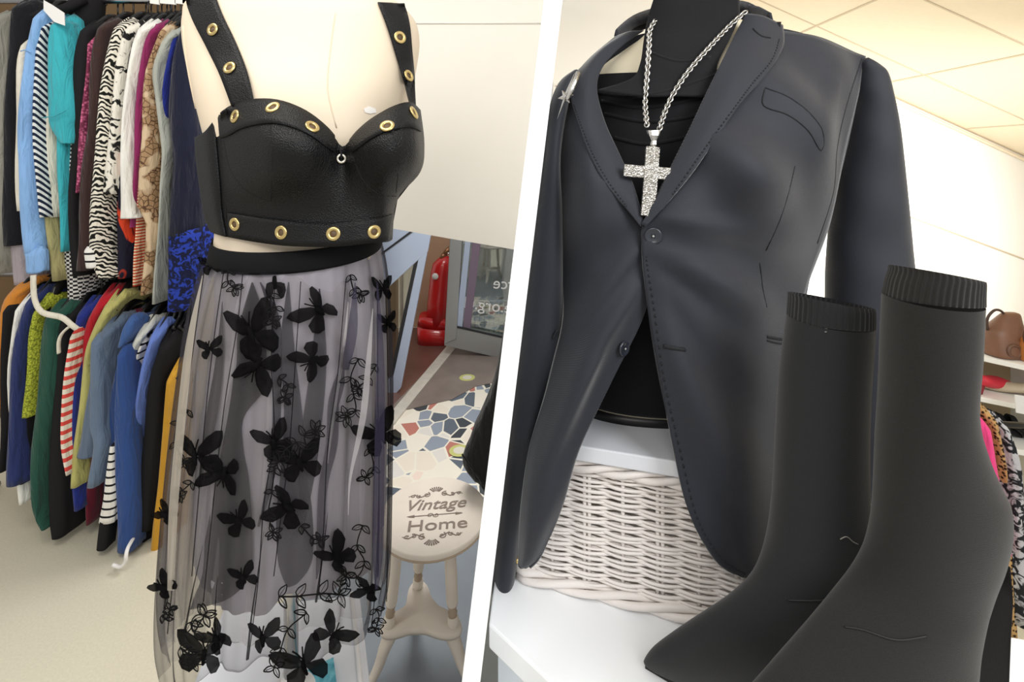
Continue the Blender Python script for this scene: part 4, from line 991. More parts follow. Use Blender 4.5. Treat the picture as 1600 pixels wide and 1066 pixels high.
# black halter top with high neck
M_top = base('black_jersey', (18, 18, 21), .8, sheen=.1, spec=.2, bump=.25, bscale=260, vary=.1, vscale=5)
tp = thing('halter_top', 'black high necked halter top on the suit torso under the blazer', 'top', W(1010, 600, YR - .1))
def grow(rows, k, dd): return [(y, a - k, b + k, d + dd) for y, a, b, d in rows]
nk = MB(); nk.loft([ring(a, y, b, y, YR, d, 48, e=.95) for y, a, b, d in smooth_rows(grow([(-75, 1034, 1146, .05), (-20, 1030, 1150, .055), (20, 1024, 1152, .06), (50, 1016, 1150, .064)], 4, .004), 4)], False, False); obj('neck', nk, M_top, tp)
by2 = MB(); by2.loft([ring(a, y, b, y, YR, d, 56, e=.92, tilt=.01 * max(0, 1 - (y - 118) / 60)) for y, a, b, d in smooth_rows(grow([(118, 925, 1296, .094), (160, 915, 1305, .1), (230, 905, 1290, .105), (330, 902, 1262, .105), (430, 898, 1236, .098), (520, 896, 1222, .094), (600, 895, 1205, .09), (ybot - 4, 900, 1192, .086)], 4, .004), 4)], False, False); obj('body', by2, M_top, tp)
byb = bvh_of(by2)
hl = patch([[(1024, -10, .79), (1050, -6, .786), (1087, -4, .785), (1125, -6, .786), (1152, -14, .79)], [(1012, 30, .80), (1045, 40, .785), (1085, 42, .783), (1125, 40, .785), (1155, 20, .80)], [(1006, 62, .79), (1040, 75, .775), (1085, 78, .772), (1118, 72, .776), (1146, 48, .79)], [(1000, 100, .775), (1040, 105, .765), (1080, 108, .764), (1105, 106, .766), (1120, 102, .772)], [(985, 124, .766), (1030, 130, .760), (1075, 130, .760), (1105, 128, .762), (1130, 120, .768)], [(930, 142, .768), (1000, 150, .752), (1060, 150, .75), (1110, 150, .752), (1170, 140, .76)]], 5, 5)
hm = MB(); hm.grid(hl); obj('yoke', hm, M_top, tp, solid=.003)
hb = bvh_of(hm, by2)
mb = MB()
for pts in ([(935, 145), (990, 150), (1050, 140), (1120, 116)], [(940, 158), (1000, 168), (1070, 158), (1118, 138)], [(945, 178), (1010, 190), (1080, 182), (1112, 168)], [(1020, 84), (1060, 96), (1110, 90)], [(960, 215), (1010, 225), (1070, 215)]):
    mb = MB(); line_on(mb, pts, hb, .0035, -.0006, .76, k=6); obj('fold', mb, M_top, tp)

# ---- blazer
def twill(name, col):
    N = NT(name); p = N.n('ShaderNodeBsdfPrincipled', i_Roughness=.68); N.l(p.outputs[0], N.out.inputs[0])
    p.inputs['Sheen Weight'].default_value = .45; p.inputs['Sheen Roughness'].default_value = .35; p.inputs['Specular IOR Level'].default_value = .4
    tc = N.n('ShaderNodeTexCoord'); mp = N.n('ShaderNodeMapping'); mp.inputs['Rotation'].default_value = (0, .75, 0); N.l(tc.outputs['Object'], mp.inputs[0])
    wv_ = N.n('ShaderNodeTexWave', i_Scale=210, i_Distortion=.3); wv_.bands_direction = 'Z'; N.l(mp.outputs[0], wv_.inputs['Vector'])
    mx = N.n('ShaderNodeMix', data_type='RGBA'); mx.inputs[6].default_value = C4(tuple(c * .8 for c in col)); mx.inputs[7].default_value = C4(tuple(c * 1.22 for c in col)); N.l(wv_.outputs['Fac'], mx.inputs[0]); N.l(mx.outputs[2], p.inputs['Base Color'])
    b = N.n('ShaderNodeBump', i_Strength=.25, i_Distance=.001); N.l(wv_.outputs['Fac'], b.inputs['Height']); N.l(b.outputs[0], p.inputs['Normal']); return N.m
M_suit = twill('navy_black_twill', (34, 36, 44))
jk = thing('blazer', 'navy black single breasted blazer on the suit torso, open below one button', 'blazer', W(1040, 900, .72))
RP = [
 [(1186, 44, .81), (1230, 50, .81), (1275, 60, .82), (1320, 74, .835), (1352, 88, .855)],
 [(1128, 120, .765), (1180, 120, .745), (1240, 118, .755), (1295, 122, .785), (1345, 126, .85)],
 [(1098, 165, .74), (1165, 165, .72), (1230, 168, .72), (1290, 172, .755), (1333, 178, .84)],
 [(1058, 240, .715), (1130, 238, .69), (1200, 238, .69), (1265, 244, .73), (1316, 250, .83)],
 [(1020, 320, .70), (1090, 315, .68), (1165, 315, .685), (1235, 325, .73), (1292, 345, .82)],
 [(1002, 366, .695), (1065, 378, .69), (1140, 388, .705), (1205, 402, .735), (1265, 428, .82)],
 [(1010, 470, .69), (1070, 474, .69), (1130, 480, .705), (1190, 486, .73), (1250, 496, .80)],
 [(1028, 580, .68), (1080, 582, .672), (1130, 584, .68), (1185, 586, .70), (1242, 588, .76)],
 [(1052, 700, .668), (1095, 700, .66), (1135, 700, .662), (1180, 700, .675), (1235, 700, .72)],
 [(1076, 800, .655), (1110, 800, .648), (1140, 800, .65), (1175, 800, .658), (1225, 800, .69)],
 [(1116, 872, .65), (1135, 876, .646), (1155, 878, .646), (1180, 880, .65), (1215, 880, .67)],
 [(1150, 898, .648), (1163, 904, .648), (1175, 907, .648), (1190, 908, .65), (1210, 908, .66)]]
LP_ = [
 [(956, 72, .815), (945, 80, .81), (930, 90, .815), (915, 100, .825), (902, 112, .84)],
 [(925, 150, .765), (912, 150, .765), (900, 155, .775), (888, 160, .795), (876, 168, .83)],
 [(955, 228, .735), (930, 232, .73), (905, 235, .74), (885, 238, .77), (866, 240, .81)],
 [(1000, 335, .708), (960, 335, .70), (925, 335, .715), (895, 340, .755), (872, 345, .80)],
 [(1014, 400, .705), (970, 405, .705), (930, 410, .72), (900, 412, .755), (877, 415, .79)],
 [(1008, 486, .70), (970, 490, .695), (935, 490, .705), (905, 490, .735), (880, 492, .77)],
 [(958, 592, .695), (925, 592, .685), (900, 592, .69), (880, 592, .715), (858, 592, .75)],
 [(905, 700, .69), (882, 700, .68), (862, 700, .682), (842, 700, .705), (828, 700, .735)],
 [(878, 790, .688), (860, 790, .68), (845, 790, .682), (828, 790, .695), (815, 790, .72)],
 [(848, 864, .69), (838, 868, .685), (829, 872, .685), (820, 874, .69), (811, 874, .71)],
 [(828, 888, .69), (824, 890, .69), (820, 891, .69), (816, 891, .695), (812, 888, .70)]]
def soft(gr, amp, f, ph):
    """gentle draping swells in the cloth"""
    for i, r in enumerate(gr):
        for j, p in enumerate(r):
            u = j / (len(r) - 1); w = math.sin(PI * u) ** .5
            p += Vector((0, -amp * w * math.sin(f[0] * p.x + f[1] * p.z + ph), 0))
    return gr
gR = soft(patch(RP, 7, 6), .007, (38, 30), 1.0); gL = soft(patch(LP_, 7, 6), .006, (-45, 40), .4)
def ridges(gr, lst):
    """raised pulls in the cloth running from one photo point to another"""
    for r in gr:
        for p in r:
            x, y = px_of(p); dy = 0
            for x0, y0, x1, y1, w, a in lst:
                dx_, dy_ = x1 - x0, y1 - y0; L2 = dx_ * dx_ + dy_ * dy_; t = ((x - x0) * dx_ + (y - y0) * dy_) / L2; tc_ = min(1, max(0, t))
                ds = math.hypot(x - x0 - tc_ * dx_, y - y0 - tc_ * dy_); wt = w * (.5 + .9 * tc_)
                dy += 1.5 * a * math.exp(-(ds / wt) ** 2) * (.35 + .65 * math.sin(PI * min(1, max(0, .1 + tc_ * .9))))
            p.y -= dy
    return gr
ridges(gR, [(1012, 385, 1240, 505, 20, .012), (1020, 420, 1220, 650, 26, .009), (1020, 440, 1130, 760, 22, .007), (1040, 340, 1240, 380, 20, .008), (1110, 220, 1230, 330, 45, .014), (1300, 130, 1262, 400, 22, .008)])
ridges(gL, [(995, 385, 880, 520, 16, .012), (990, 450, 850, 650, 20, .010), (930, 560, 830, 760, 16, .009), (990, 300, 900, 270, 20, .006), (920, 230, 900, 380, 26, .01)])
pr = MB(); pr.grid(gR); pL = MB(); pL.grid(gL)
obj('front_panel', pr, M_suit, jk, solid=.0035, off=0); obj('front_panel', pL, M_suit, jk, solid=.0035, off=0)
rb, lb = bvh_of(pr), bvh_of(pL)
# back
BKP = [[(902, 112, .84), (960, 66, .92), (1085, 40, .95), (1230, 46, .93), (1352, 88, .855)], [(872, 240, .81), (950, 240, .94), (1085, 240, .975), (1230, 240, .95), (1318, 250, .83)], [(878, 415, .79), (960, 420, .93), (1080, 425, .96), (1190, 428, .93), (1265, 430, .82)], [(858, 592, .75), (930, 560, .93), (1080, 560, .97), (1180, 570, .93), (1242, 588, .76)], [(828, 700, .735), (930, 640, .96), (1080, 636, .98), (1180, 640, .95), (1235, 700, .72)]]
mb = MB(); mb.grid(patch(BKP, 8, 6)); obj('back_panel', mb, M_suit, jk, solid=.0035)
# sleeves
def sleeve(rows, Y, e=.9):
    R = smooth_rows(rows, 5); n = len(R); m = MB()
    m.loft([ring(xl, yl, xr, yr, Y + dy, b * (1 + .04 * math.sin(i * .9)), 32, e=e) for i, (xl, yl, xr, yr, dy, b) in enumerate(R)], True, True); return m
rs = sleeve([(1352, 90, 1357, 91, 0, .004), (1346, 98, 1376, 103, 0, .012), (1340, 116, 1389, 118, 0, .022), (1330, 152, 1398, 152, 0, .034), (1318, 200, 1407, 195, 0, .044), (1306, 262, 1414, 252, 0, .05), (1297, 330, 1421, 320, 0, .052), (1291, 400, 1428, 392, 0, .054), (1289, 460, 1434, 450, -.005, .06), (1290, 560, 1440, 555, -.01, .06), (1296, 680, 1444, 676, -.02, .058), (1302, 760, 1444, 758, -.02, .058)], .85)
obj('sleeve', rs, M_suit, jk)
sx_ = lambda y: 864.5 - .1205 * y + 13.5
ls = sleeve([(893, 112, 903, 112, 0, .02), (872, 130, 900, 130, 0, .035), (sx_(170), 170, 888, 168, 0, .045)] + [(sx_(y), y, xr, y + 4, 0, .05) for y, xr in ((240, 876), (330, 879), (430, 880), (530, 878), (620, 856), (700, 836), (800, 818), (870, 809), (908, 803))], .80)
obj('sleeve', ls, M_suit, jk)
# lapels
LR = [[(1166, 22, .80), (1192, 26, .79), (1222, 40, .80)], [(1148, 55, .785), (1185, 60, .772), (1223, 72, .782)], [(1126, 100, .755), (1160, 105, .742), (1201, 112, .742)], [(1102, 150, .735), (1130, 155, .718), (1158, 160, .714)], [(1074, 210, .715), (1098, 212, .70), (1120, 215, .694)], [(1048, 262, .70), (1068, 262, .69), (1086, 264, .682)], [(1025, 312, .69), (1036, 312, .686), (1046, 314, .683)], [(1002, 350, .689), (1005, 352, .688), (1009, 354, .687)]]
LL = [[(1006, 48, .85), (985, 50, .84), (962, 58, .845)], [(972, 72, .82), (945, 76, .805), (920, 94, .82)], [(942, 104, .79), (918, 112, .777), (895, 128, .79)], [(932, 140, .765), (914, 148, .755), (894, 158, .765)], [(944, 190, .748), (922, 195, .735), (903, 192, .74)], [(964, 235, .728), (942, 240, .718), (920, 240, .722)], [(987, 285, .708), (968, 290, .70), (948, 290, .70)], [(999, 325, .698), (992, 328, .694), (982, 330, .694)], [(1004, 350, .692), (1003, 352, .691), (1001, 354, .691)]]
lr = MB(); lr.grid(patch(LR, 6, 6)); ll = MB(); ll.grid(patch(LL, 6, 6))
obj('lapel', lr, M_suit, jk, solid=.004, off=0); obj('lapel', ll, M_suit, jk, solid=.004, off=0)
lrb, llb = bvh_of(lr), bvh_of(ll)
# collar rolling round the neck
mb = MB(); cl = []
for t, (x, y, Y) in enumerate(smooth_rows([(962, 58, .845), (1000, 30, .93), (1085, 10, .965), (1160, 12, .91), (1205, 32, .80)], 6)):
    p = W(x, y, Y); cl.append([p + Vector((0, 0, -.022)), p + Vector((0, .006, .004)), p + Vector((0, .002, .012)), p + Vector((0, -.008, -.012))])
mb.grid(cl); obj('collar', mb, M_suit, jk, solid=.003)
mb = MB(); mb.prism([W(1188, 34, .798), W(1221, 34, .792), W(1219, 42, .792), W(1192, 41, .798)], (0, .006, 0)); obj('collar_tab', mb, M_black, jk, smooth=False)
M_stitch = base('dark_stitch', (18, 19, 24), .8)
mb = MB()
for pts, b in (([(1216, 62), (1204, 96), (1176, 130), (1150, 165), (1116, 212), (1084, 258), (1050, 306)], lrb), ([(898, 165), (908, 195), (926, 240), (950, 284), (980, 324)], llb), ([(1010, 400), (1022, 480), (1038, 590), (1062, 700), (1088, 806), (1126, 870), (1164, 896)], rb)):
    q = smooth_rows(pts, 9)
    for i in range(0, len(q) - 1, 1):
        a, nn = hit(*q[i], b, .7); c2 = hit(q[i][0] + (q[i + 1][0] - q[i][0]) * .45, q[i][1] + (q[i + 1][1] - q[i][1]) * .45, b, .7)[0]
        mb.tube([a + nn * .002, c2 + nn * .002], .0011, 5)
st_ = obj('edge_stitching', mb, M_stitch, jk); st_['kind'] = 'stuff'
mb = MB()
line_on(mb, [(1195, 139), (1193, 166), (1230, 180), (1262, 205), (1281, 235), (1284, 206), (1262, 176), (1230, 152), (1195, 138)], rb, .0011, .0018, .72, k=5)
obj('breast_pocket', mb, M_stitch, jk)
mb = MB(); line_on(mb, [(1240, 260), (1230, 300), (1216, 345), (1196, 390)], rb, .0009, .0018, .72, k=5); line_on(mb, [(1186, 410), (1190, 450), (1196, 480)], rb, .0009, .0018, .72); obj('dart_seam', mb, M_stitch, jk)
mb = MB(); line_on(mb, [(1345, 92), (1322, 160), (1306, 230), (1300, 300), (1275, 380)], bvh_of(rs, pr), .0018, .001, .82, k=6); obj('armhole_seam', mb, M_stitch, jk)
mb = MB(); line_on(mb, [(1196, 526), (1212, 529), (1228, 531)], rb, .002, .002, .72); line_on(mb, [(1196, 532), (1212, 536), (1228, 538)], rb, .0014, .002, .72); line_on(mb, [(864, 528), (868, 520), (872, 515)], lb, .002, .002, .75); obj('pocket_welt', mb, M_stitch, jk)
mb = MB(); line_on(mb, [(1040, 541), (1054, 544), (1069, 547)], rb, .0032, .001, .68); line_on(mb, [(1040, 538), (1040, 544)], rb, .003, .0012, .68); obj('buttonhole', mb, M_stitch, jk)
mb = MB(); line_on(mb, [(1176, 46), (1188, 57), (1202, 60)], lrb, .0016, .002, .78); obj('lapel_buttonhole', mb, M_stitch, jk)
M_btn = base('horn_button', (40, 44, 52), .25, coat=.3)
def button(x, y, r, b, tilt=None):
    l, n = hit(x, y, b, .69)
    if tilt: n = (n + Vector(tilt)).normalized()
    c = l + n * .004; m = MB(); m.lathe(c, [(r * .9, -.002), (r, 0), (r, .002), (r * .86, .0032), (r * .72, .002), (.0005, .0018)], 28, n)
    for a in range(4):
        d = n.orthogonal().normalized(); d = Matrix.Rotation(a * PI / 2, 3, n) @ d; m.mi = 1; m.disc(c + d * r * .2 + n * .002, n, r * .09, 8, .0008)
    o = obj('button', m, [M_btn, M_stitch], jk)
    m2 = MB(); m2.disc(c + n * .0026, n, r * .13, 10, .001); obj('thread', m2, base('pale_thread', (170, 172, 168), .7), o)
button(1021, 368, .0118, rb); button(971, 543, .0105, lb, (.5, 0, .1))

# ---- brooch on the left lapel
br = thing('brooch', 'silver pointed star brooch pinned to the blazer shoulder beside the partition', 'brooch', W(883, 150, .735))
M_silver = base('bright_silver', (206, 204, 200), .22, metal=1, bump=.3, bscale=600)
c = W(884, 151, .722); m = MB(); pts = []
ang_ = [(-.36, .039), (.12, .006), (.55, .011), (1.2, .005), (1.8, .012), (2.4, .006), (2.78, .036), (3.26, .006), (3.7, .011), (4.35, .005), (4.9, .012), (5.5, .006)]
ring_ = [c + Vector((-math.sin(a) * r, 0, math.cos(a) * r)) for a, r in ang_]
m.add([c + Vector((0, -.005, 0))] + ring_ + [c + Vector((0, .003, 0))], [(0, 1 + i, 1 + (i + 1) % 12) for i in range(12)] + [(13, 1 + (i + 1) % 12, 1 + i) for i in range(12)])
obj('star', m, M_silver, br, smooth=False)
m = MB(); m.tube([W(904, 113, .722), W(893, 140, .719), W(886, 156, .719)], [.004, .0045, .003], 8); obj('blade', m, M_silver, br)

# ---- cross necklace
nc = thing('necklace', 'chunky silver chain necklace with textured cross pendant over the black top', 'necklace', W(1012, 330, .70))
P1 = smooth_rows([(1030, 24, .80), (1016, 46, .785), (1014, 75, .768), (1011, 120, .758), (1008, 160, .745), (1011, 198, .715)], 8)
P2 = smooth_rows([(1163, 20, .785), (1140, 40, .78), (1110, 72, .765), (1080, 106, .756), (1056, 140, .75), (1040, 172, .738), (1030, 203, .715)], 8)
m = MB()
for P in (P1, P2):
    w = [W(*p) for p in P]; d = [0]
    for a, b in zip(w, w[1:]): d.append(d[-1] + (b - a).length)
    step = .0058; n = int(d[-1] / step); j = 0
    for i in range(n + 1):
        s_ = i * step
        while j < len(d) - 2 and d[j + 1] < s_: j += 1
        t = (s_ - d[j]) / max(1e-9, d[j + 1] - d[j]); c = w[j].lerp(w[j + 1], t); tg = (w[j + 1] - w[j]).normalized()
        sd = tg.cross(Vector((0, 1, 0))).normalized(); fw = sd.cross(tg)
        q = (sd + fw * (1 if i % 2 else -1)).normalized()
        m.tube([c + tg * .0052 * math.cos(2 * PI * k / 14) + q * .0036 * math.sin(2 * PI * k / 14) for k in range(14)], .0013, 6, closed=True)
obj('chain', m, M_silver, nc)
def slab(a, b, w, Y0, Y1, th, name):
    """bar of the cross from photo point a to b"""
    A, B = W(*a, Y0), W(*b, Y1); ax = (B - A).normalized(); fw = Vector((0, -1, 0)); fw = (fw - ax * fw.dot(ax)).normalized(); sd = ax.cross(fw)
    m = MB(); L = (B - A).length
    m.add([A + ax * u * L + sd * v * w + fw * h * th for u in (0, 1) for v in (-1, 1) for h in (0, 1)], [(0, 1, 3, 2), (4, 6, 7, 5), (0, 2, 6, 4), (1, 5, 7, 3), (0, 4, 5, 1), (2, 3, 7, 6)])
    return m
M_cross = base('hammered_silver', (186, 183, 178), .34, metal=1, bump=.8, bscale=420, kind='voronoi')
obj('cross_upright', slab((1019, 230), (1011, 338), .0098, .705, .692, .006, ''), M_cross, nc, smooth=False, bevel=.0012)
obj('cross_arm', slab((974, 266), (1047, 272), .0086, .702, .70, .0055, ''), M_cross, nc, smooth=False, bevel=.0012)
m = MB(); m.loft([ring(1010, 204, 1033, 204, .706, .006, 12), ring(1012, 212, 1031, 212, .706, .008, 12), ring(1016, 220, 1027, 220, .706, .006, 12), ring(1014, 226, 1027, 226, .706, .007, 12), ring(1016, 232, 1025, 232, .706, .005, 12)]); obj('bail', m, M_silver, nc, smooth=False)

# ---- sock boots
def knit(name, col):
    N = NT(name); p = N.n('ShaderNodeBsdfPrincipled', i_Roughness=.9); N.l(p.outputs[0], N.out.inputs[0])
    p.inputs['Sheen Weight'].default_value = .2; p.inputs['Sheen Roughness'].default_value = .5; p.inputs['Specular IOR Level'].default_value = .2
    tc = N.n('ShaderNodeTexCoord'); wv_ = N.n('ShaderNodeTexWave', i_Scale=300, i_Distortion=2.5); wv_.bands_direction = 'Z'; N.l(tc.outputs['Object'], wv_.inputs['Vector'])
    nz = N.n('ShaderNodeTexNoise', i_Scale=900, i_Detail=2); N.l(tc.outputs['Object'], nz.inputs['Vector'])
    mx = N.n('ShaderNodeMix', data_type='RGBA'); mx.inputs[6].default_value = C4(tuple(c * .82 for c in col)); mx.inputs[7].default_value = C4(tuple(c * 1.18 for c in col)); N.l(nz.outputs[0], mx.inputs[0]); N.l(mx.outputs[2], p.inputs['Base Color'])
    ad = N.n('ShaderNodeMath', operation='ADD'); N.l(wv_.outputs['Fac'], ad.inputs[0]); N.l(nz.outputs[0], ad.inputs[1])
    b = N.n('ShaderNodeBump', i_Strength=.22, i_Distance=.001); N.l(ad.outputs[0], b.inputs['Height']); N.l(b.outputs[0], p.inputs['Normal']); return N.m
M_knit = knit('black_knit', (33, 31, 30)); M_knit2 = knit('black_knit_far', (30, 31, 33))
M_sole = base('black_rubber', (18, 18, 18), .6)
def boot(label, rows, cuffrows, m, tilt, nrib):
    base_ = Vector((0, 0, 0))
    R = smooth_rows(rows, 5); mb = MB(); rings = []
    for xl, yl, xr, yr, Y, b in R:
        rg = ring(xl, yl, xr, yr, Y, b * .8, 48, e=.95)
        for p in rg: p.z = max(p.z, ZT + .004)
        rings.append(rg)
    mb.loft(rings, False, True)
    c = rings[-1][0]
    o = thing('boot', label, 'boot', (rings[-1][0].x, rings[-1][0].y, ZT), 'pair of black sock boots')
    obj('shaft', mb, m, o)
    cm = MB(); rr = []
    for xl, yl, xr, yr, Y, b in smooth_rows(cuffrows, 4):
        rr.append(ring(xl, yl, xr, yr, Y, b * .8, nrib * 6, e=.95, tilt=tilt, wave=lambda t: 1 + .014 * math.sin(nrib * t)))
    cc = [sum(r, Vector()) / len(r) for r in rr]
    inn = [[c + (p - c) * .93 for p in r] for r, c in zip(rr, cc)]
    cm.loft(rr + inn[::-1] , False, False); obj('ribbed_cuff', cm, m, o)
    return o, bvh_of(mb)
lbt, lbb = boot('black knitted sock boot nearer the basket, its pointed toe fully in view', [
 (1228, 496, 1369, 505, .585, .052), (1222, 540, 1367, 548, .585, .053), (1215, 600, 1363, 606, .585, .053), (1210, 680, 1361, 690, .585, .053), (1206, 760, 1362, 770, .583, .053), (1200, 820, 1366, 836, .58, .053), (1190, 868, 1370, 890, .58, .052), (1172, 908, 1374, 950, .578, .05),
 (1142, 935, 1360, 1010, .582, .046), (1108, 955, 1310, 1068, .588, .042), (1074, 975, 1230, 1082, .60, .036), (1042, 996, 1150, 1078, .615, .029), (1018, 1014, 1086, 1070, .628, .021), (1006, 1030, 1040, 1056, .638, .012), (1005, 1038, 1014, 1047, .642, .004)],
 [(1230, 458, 1369, 482, .585, .050), (1230, 466, 1370, 488, .585, .052), (1229, 482, 1370, 496, .585, .0525), (1228, 500, 1370, 508, .585, .052)], M_knit2, -.004, 44)
rbt, rbb = boot('black knitted sock boot at the far right, cut by the lower photo edge', [
 (1377, 466, 1541, 470, .50, .052), (1373, 540, 1538, 552, .50, .053), (1370, 620, 1533, 632, .50, .053), (1367, 690, 1546, 690, .50, .053), (1365, 740, 1566, 738, .50, .053), (1364, 780, 1581, 772, .50, .053), (1361, 825, 1582, 812, .50, .052), (1350, 872, 1572, 858, .50, .05),
 (1328, 912, 1556, 905, .498, .048), (1292, 955, 1543, 955, .492, .046), (1245, 1008, 1534, 1010, .485, .044), (1190, 1068, 1526, 1070, .477, .042), (1140, 1122, 1500, 1160, .472, .040), (1100, 1175, 1400, 1280, .472, .036), (1066, 1225, 1270, 1320, .472, .028), (1044, 1268, 1150, 1330, .475, .016), (1036, 1296, 1070, 1320, .478, .006)],
 [(1388, 412, 1541, 444, .50, .049), (1387, 420, 1542, 448, .50, .051), (1381, 440, 1542, 460, .50, .052), (1377, 466, 1542, 472, .50, .0525)], M_knit, -.004, 48)
def heel(o, rows):
    mb = MB(); rg = []
    for xl, y, xr, Y, b in rows:
        r = ring(xl, y, xr, y, Y, b, 24, e=.7)
        for p in r: p.z = max(p.z, ZT + .001)
        rg.append(r)
    mb.loft(rg); obj('heel', mb, M_knit, o)
    mb = MB(); mb.loft([[Vector((p.x, p.y, ZT)) for p in rg[-1]], [Vector((p.x, p.y, ZT + .005)) for p in rg[-1]]]); obj('heel_tip', mb, M_sole, o)
zy = lambda Y: HY + (EYE - ZT) * F / Y
heel(rbt, [(1500, 850, 1572, .512, .03), (1508, 900, 1572, .514, .03), (1512, 960, 1570, .516, .027), (1516, 1066, 1566, .516, .024), (1520, 1150, 1560, .516, .021), (1524, zy(.516) - 2, 1558, .516, .02)])
heel(lbt, [(1300, 880, 1372, .592, .03), (1310, 960, 1370, .595, .027), (1320, 1040, 1366, .597, .023), (1326, zy(.597) - 2, 1362, .597, .02)])
def sole(o, pts):
    mb = MB(); mb.prism([Vector((p.x, p.y, ZT)) for p in pts], (0, 0, .006)); obj('sole', mb, M_sole, o, smooth=False)
sole(lbt, [on_plane(x, y, ZT) for x, y in ((1008, 1045), (1022, 1032), (1070, 1036), (1150, 1058), (1196, 1090), (1150, 1110), (1070, 1082))])
sole(rbt, [on_plane(x, y, ZT) for x, y in ((1044, 1300), (1120, 1240), (1260, 1240), (1330, 1290), (1250, 1350), (1120, 1350))])
mb = MB(); line_on(mb, [(1320, 980), (1350, 985), (1400, 1000), (1448, 994)], rbb, .0009, .0004, .45, k=6); obj('seam', mb, M_sole, rbt)
mb = MB(); line_on(mb, [(1230, 938), (1280, 938), (1330, 930)], lbb, .0008, .0004, .54, k=6); obj('seam', mb, M_sole, lbt)
mb = MB(); line_on(mb, [(1312, 842), (1322, 838), (1332, 846), (1340, 850)], lbb, .0005, .001, .54); mb.tube([hit(1291, 512, lbb)[0], hit(1290, 518, lbb)[0]], .0012, 6); obj('lint', mb, base('lint', (140, 138, 132), .9), lbt)

# ================================================================== BACK OF THE RIGHT BAY
M_shelf = base('shelf_white', (248, 246, 240), .6)
def plank(a, b, dep, th, parent, name='board'):
    m = MB(); m.prism([a, b, b + dep, a + dep], (0, 0, -th)); return obj(name, m, M_shelf, parent, smooth=False, bevel=.002)
su = thing('wall_shelves', 'white shelves with tan back behind the boots at the right edge', 'shelves', Vector((1.95, 2.1, 0)))
DEPV = Vector((.08, .3, 0))
def shelf(z, y0, y1, x0=1440, x1=1680):
    # front edge running through the two photo heights
    Ya = (EYE - z) * F / (y0 - HY); Yb = (EYE - z) * F / (y1 - HY); a, b = W(1535, y0, Ya), W(1600, y1, Yb); d = (b - a)
    a2, b2 = a - d * 1.2, b + d * 1.0; return a2, b2
S = []
for z, y0, y1, th in ((.70, 557, 571, .02), (.545, 621, 634, .02), (.36, 692, 704, .022)):
    a, b = shelf(z, y0, y1); plank(a, b, DEPV, th, su); S.append((a, b, z))
a, b = S[0][0] + DEPV, S[0][1] + DEPV; a, b = Vector((a.x, a.y, 0)), Vector((b.x, b.y, 0))
m = MB(); m.prism([a, b, b + Vector((0, 0, .68)), a + Vector((0, 0, .68))], (.01, .03, 0)); obj('back_board', m, base('shelf_tan', (196, 178, 146), .7), su, smooth=False)
for q in (S[0][0], S[0][1]):
    m = MB(); m.prism([Vector((q.x, q.y, 0)), Vector((q.x, q.y, .70)), Vector((q.x, q.y, .70)) + DEPV, Vector((q.x, q.y, 0)) + DEPV], (.02, -.006, 0)); obj('upright', m, M_shelf, su, smooth=False)
# brown handbag on the top shelf
def on_shelf(i, x):
    a, b, z = S[i]; lo, hi = 0.0, 1.0
    for _ in range(40):
        mid = (lo + hi) / 2; p = a.lerp(b, mid)
        p = p + DEPV * .35
        if HX + p.x / p.y * F < x: lo = mid
        else: hi = mid
    return a.lerp(b, lo) + DEPV * .35
M_bag = base('brown_leather', (120, 84, 64), .45, vary=.15, vscale=12, bump=.3, bscale=120); M_tanl = base('tan_leather', (194, 124, 62), .45, vary=.1)
p = on_shelf(0, 1566); hb_ = thing('handbag', 'slouchy brown leather handbag on the top shelf', 'handbag', p)
def lump(c, rows, n=28, e=.75):
    m = MB(); m.loft([[c + Vector((dx + a * math.copysign(abs(math.cos(t)) ** e, math.cos(t)), -b * math.copysign(abs(math.sin(t)) ** e, math.sin(t)), z)) for t in (2 * PI * i / n for i in range(n))] for z, a, b, dx in smooth_rows(rows, 4)]); return m
obj('body', lump(p, [(.001, .062, .06, 0), (.01, .074, .07, 0), (.06, .074, .06, .004), (.10, .068, .05, .006), (.135, .05, .034, .02), (.165, .034, .02, .034), (.172, .02, .01, .036)]), M_bag, hb_)
m = MB(); m.tube(smooth_rows([p + Vector((-.062, 0, .10)), p + Vector((-.06, 0, .15)), p + Vector((-.03, 0, .182)), p + Vector((.002, 0, .172)), p + Vector((.012, 0, .13))], 6), .005, 8); obj('strap', m, base('dark_strap', (70, 50, 40), .5), hb_)
m = MB(); m.torus(p + Vector((-.012, -.062, .035)), (0, -1, .1), .024, .007, 20, 8); obj('pocket_ring', m, base('bag_trim', (104, 74, 58), .5), hb_)
p2 = on_shelf(0, 1533); o_ = lump(p2, [(.001, .02, .03, 0), (.02, .024, .034, 0), (.07, .018, .028, .004), (.1, .008, .012, .008)]); tag(obj('grey_bag', o_, base('grey_leather', (118, 112, 106), .5), None), 'grey bag half hidden between the brown handbag and the tall boot', 'handbag')
p = on_shelf(0, 1601) + Vector((.01, -.02, 0)); tbg = thing('tan_bag', 'tan orange leather bag at the very right on the top shelf', 'handbag', p)
obj('body', lump(p, [(.001, .04, .04, 0), (.01, .046, .045, 0), (.05, .044, .04, 0), (.085, .034, .03, 0), (.095, .02, .01, 0)]), M_tanl, tbg)
m = MB(); m.torus(p + Vector((-.01, 0, .1)), (0.3, -1, 0), .036, .004, 24, 8); obj('strap', m, base('dark_strap2', (80, 52, 36), .5), tbg)
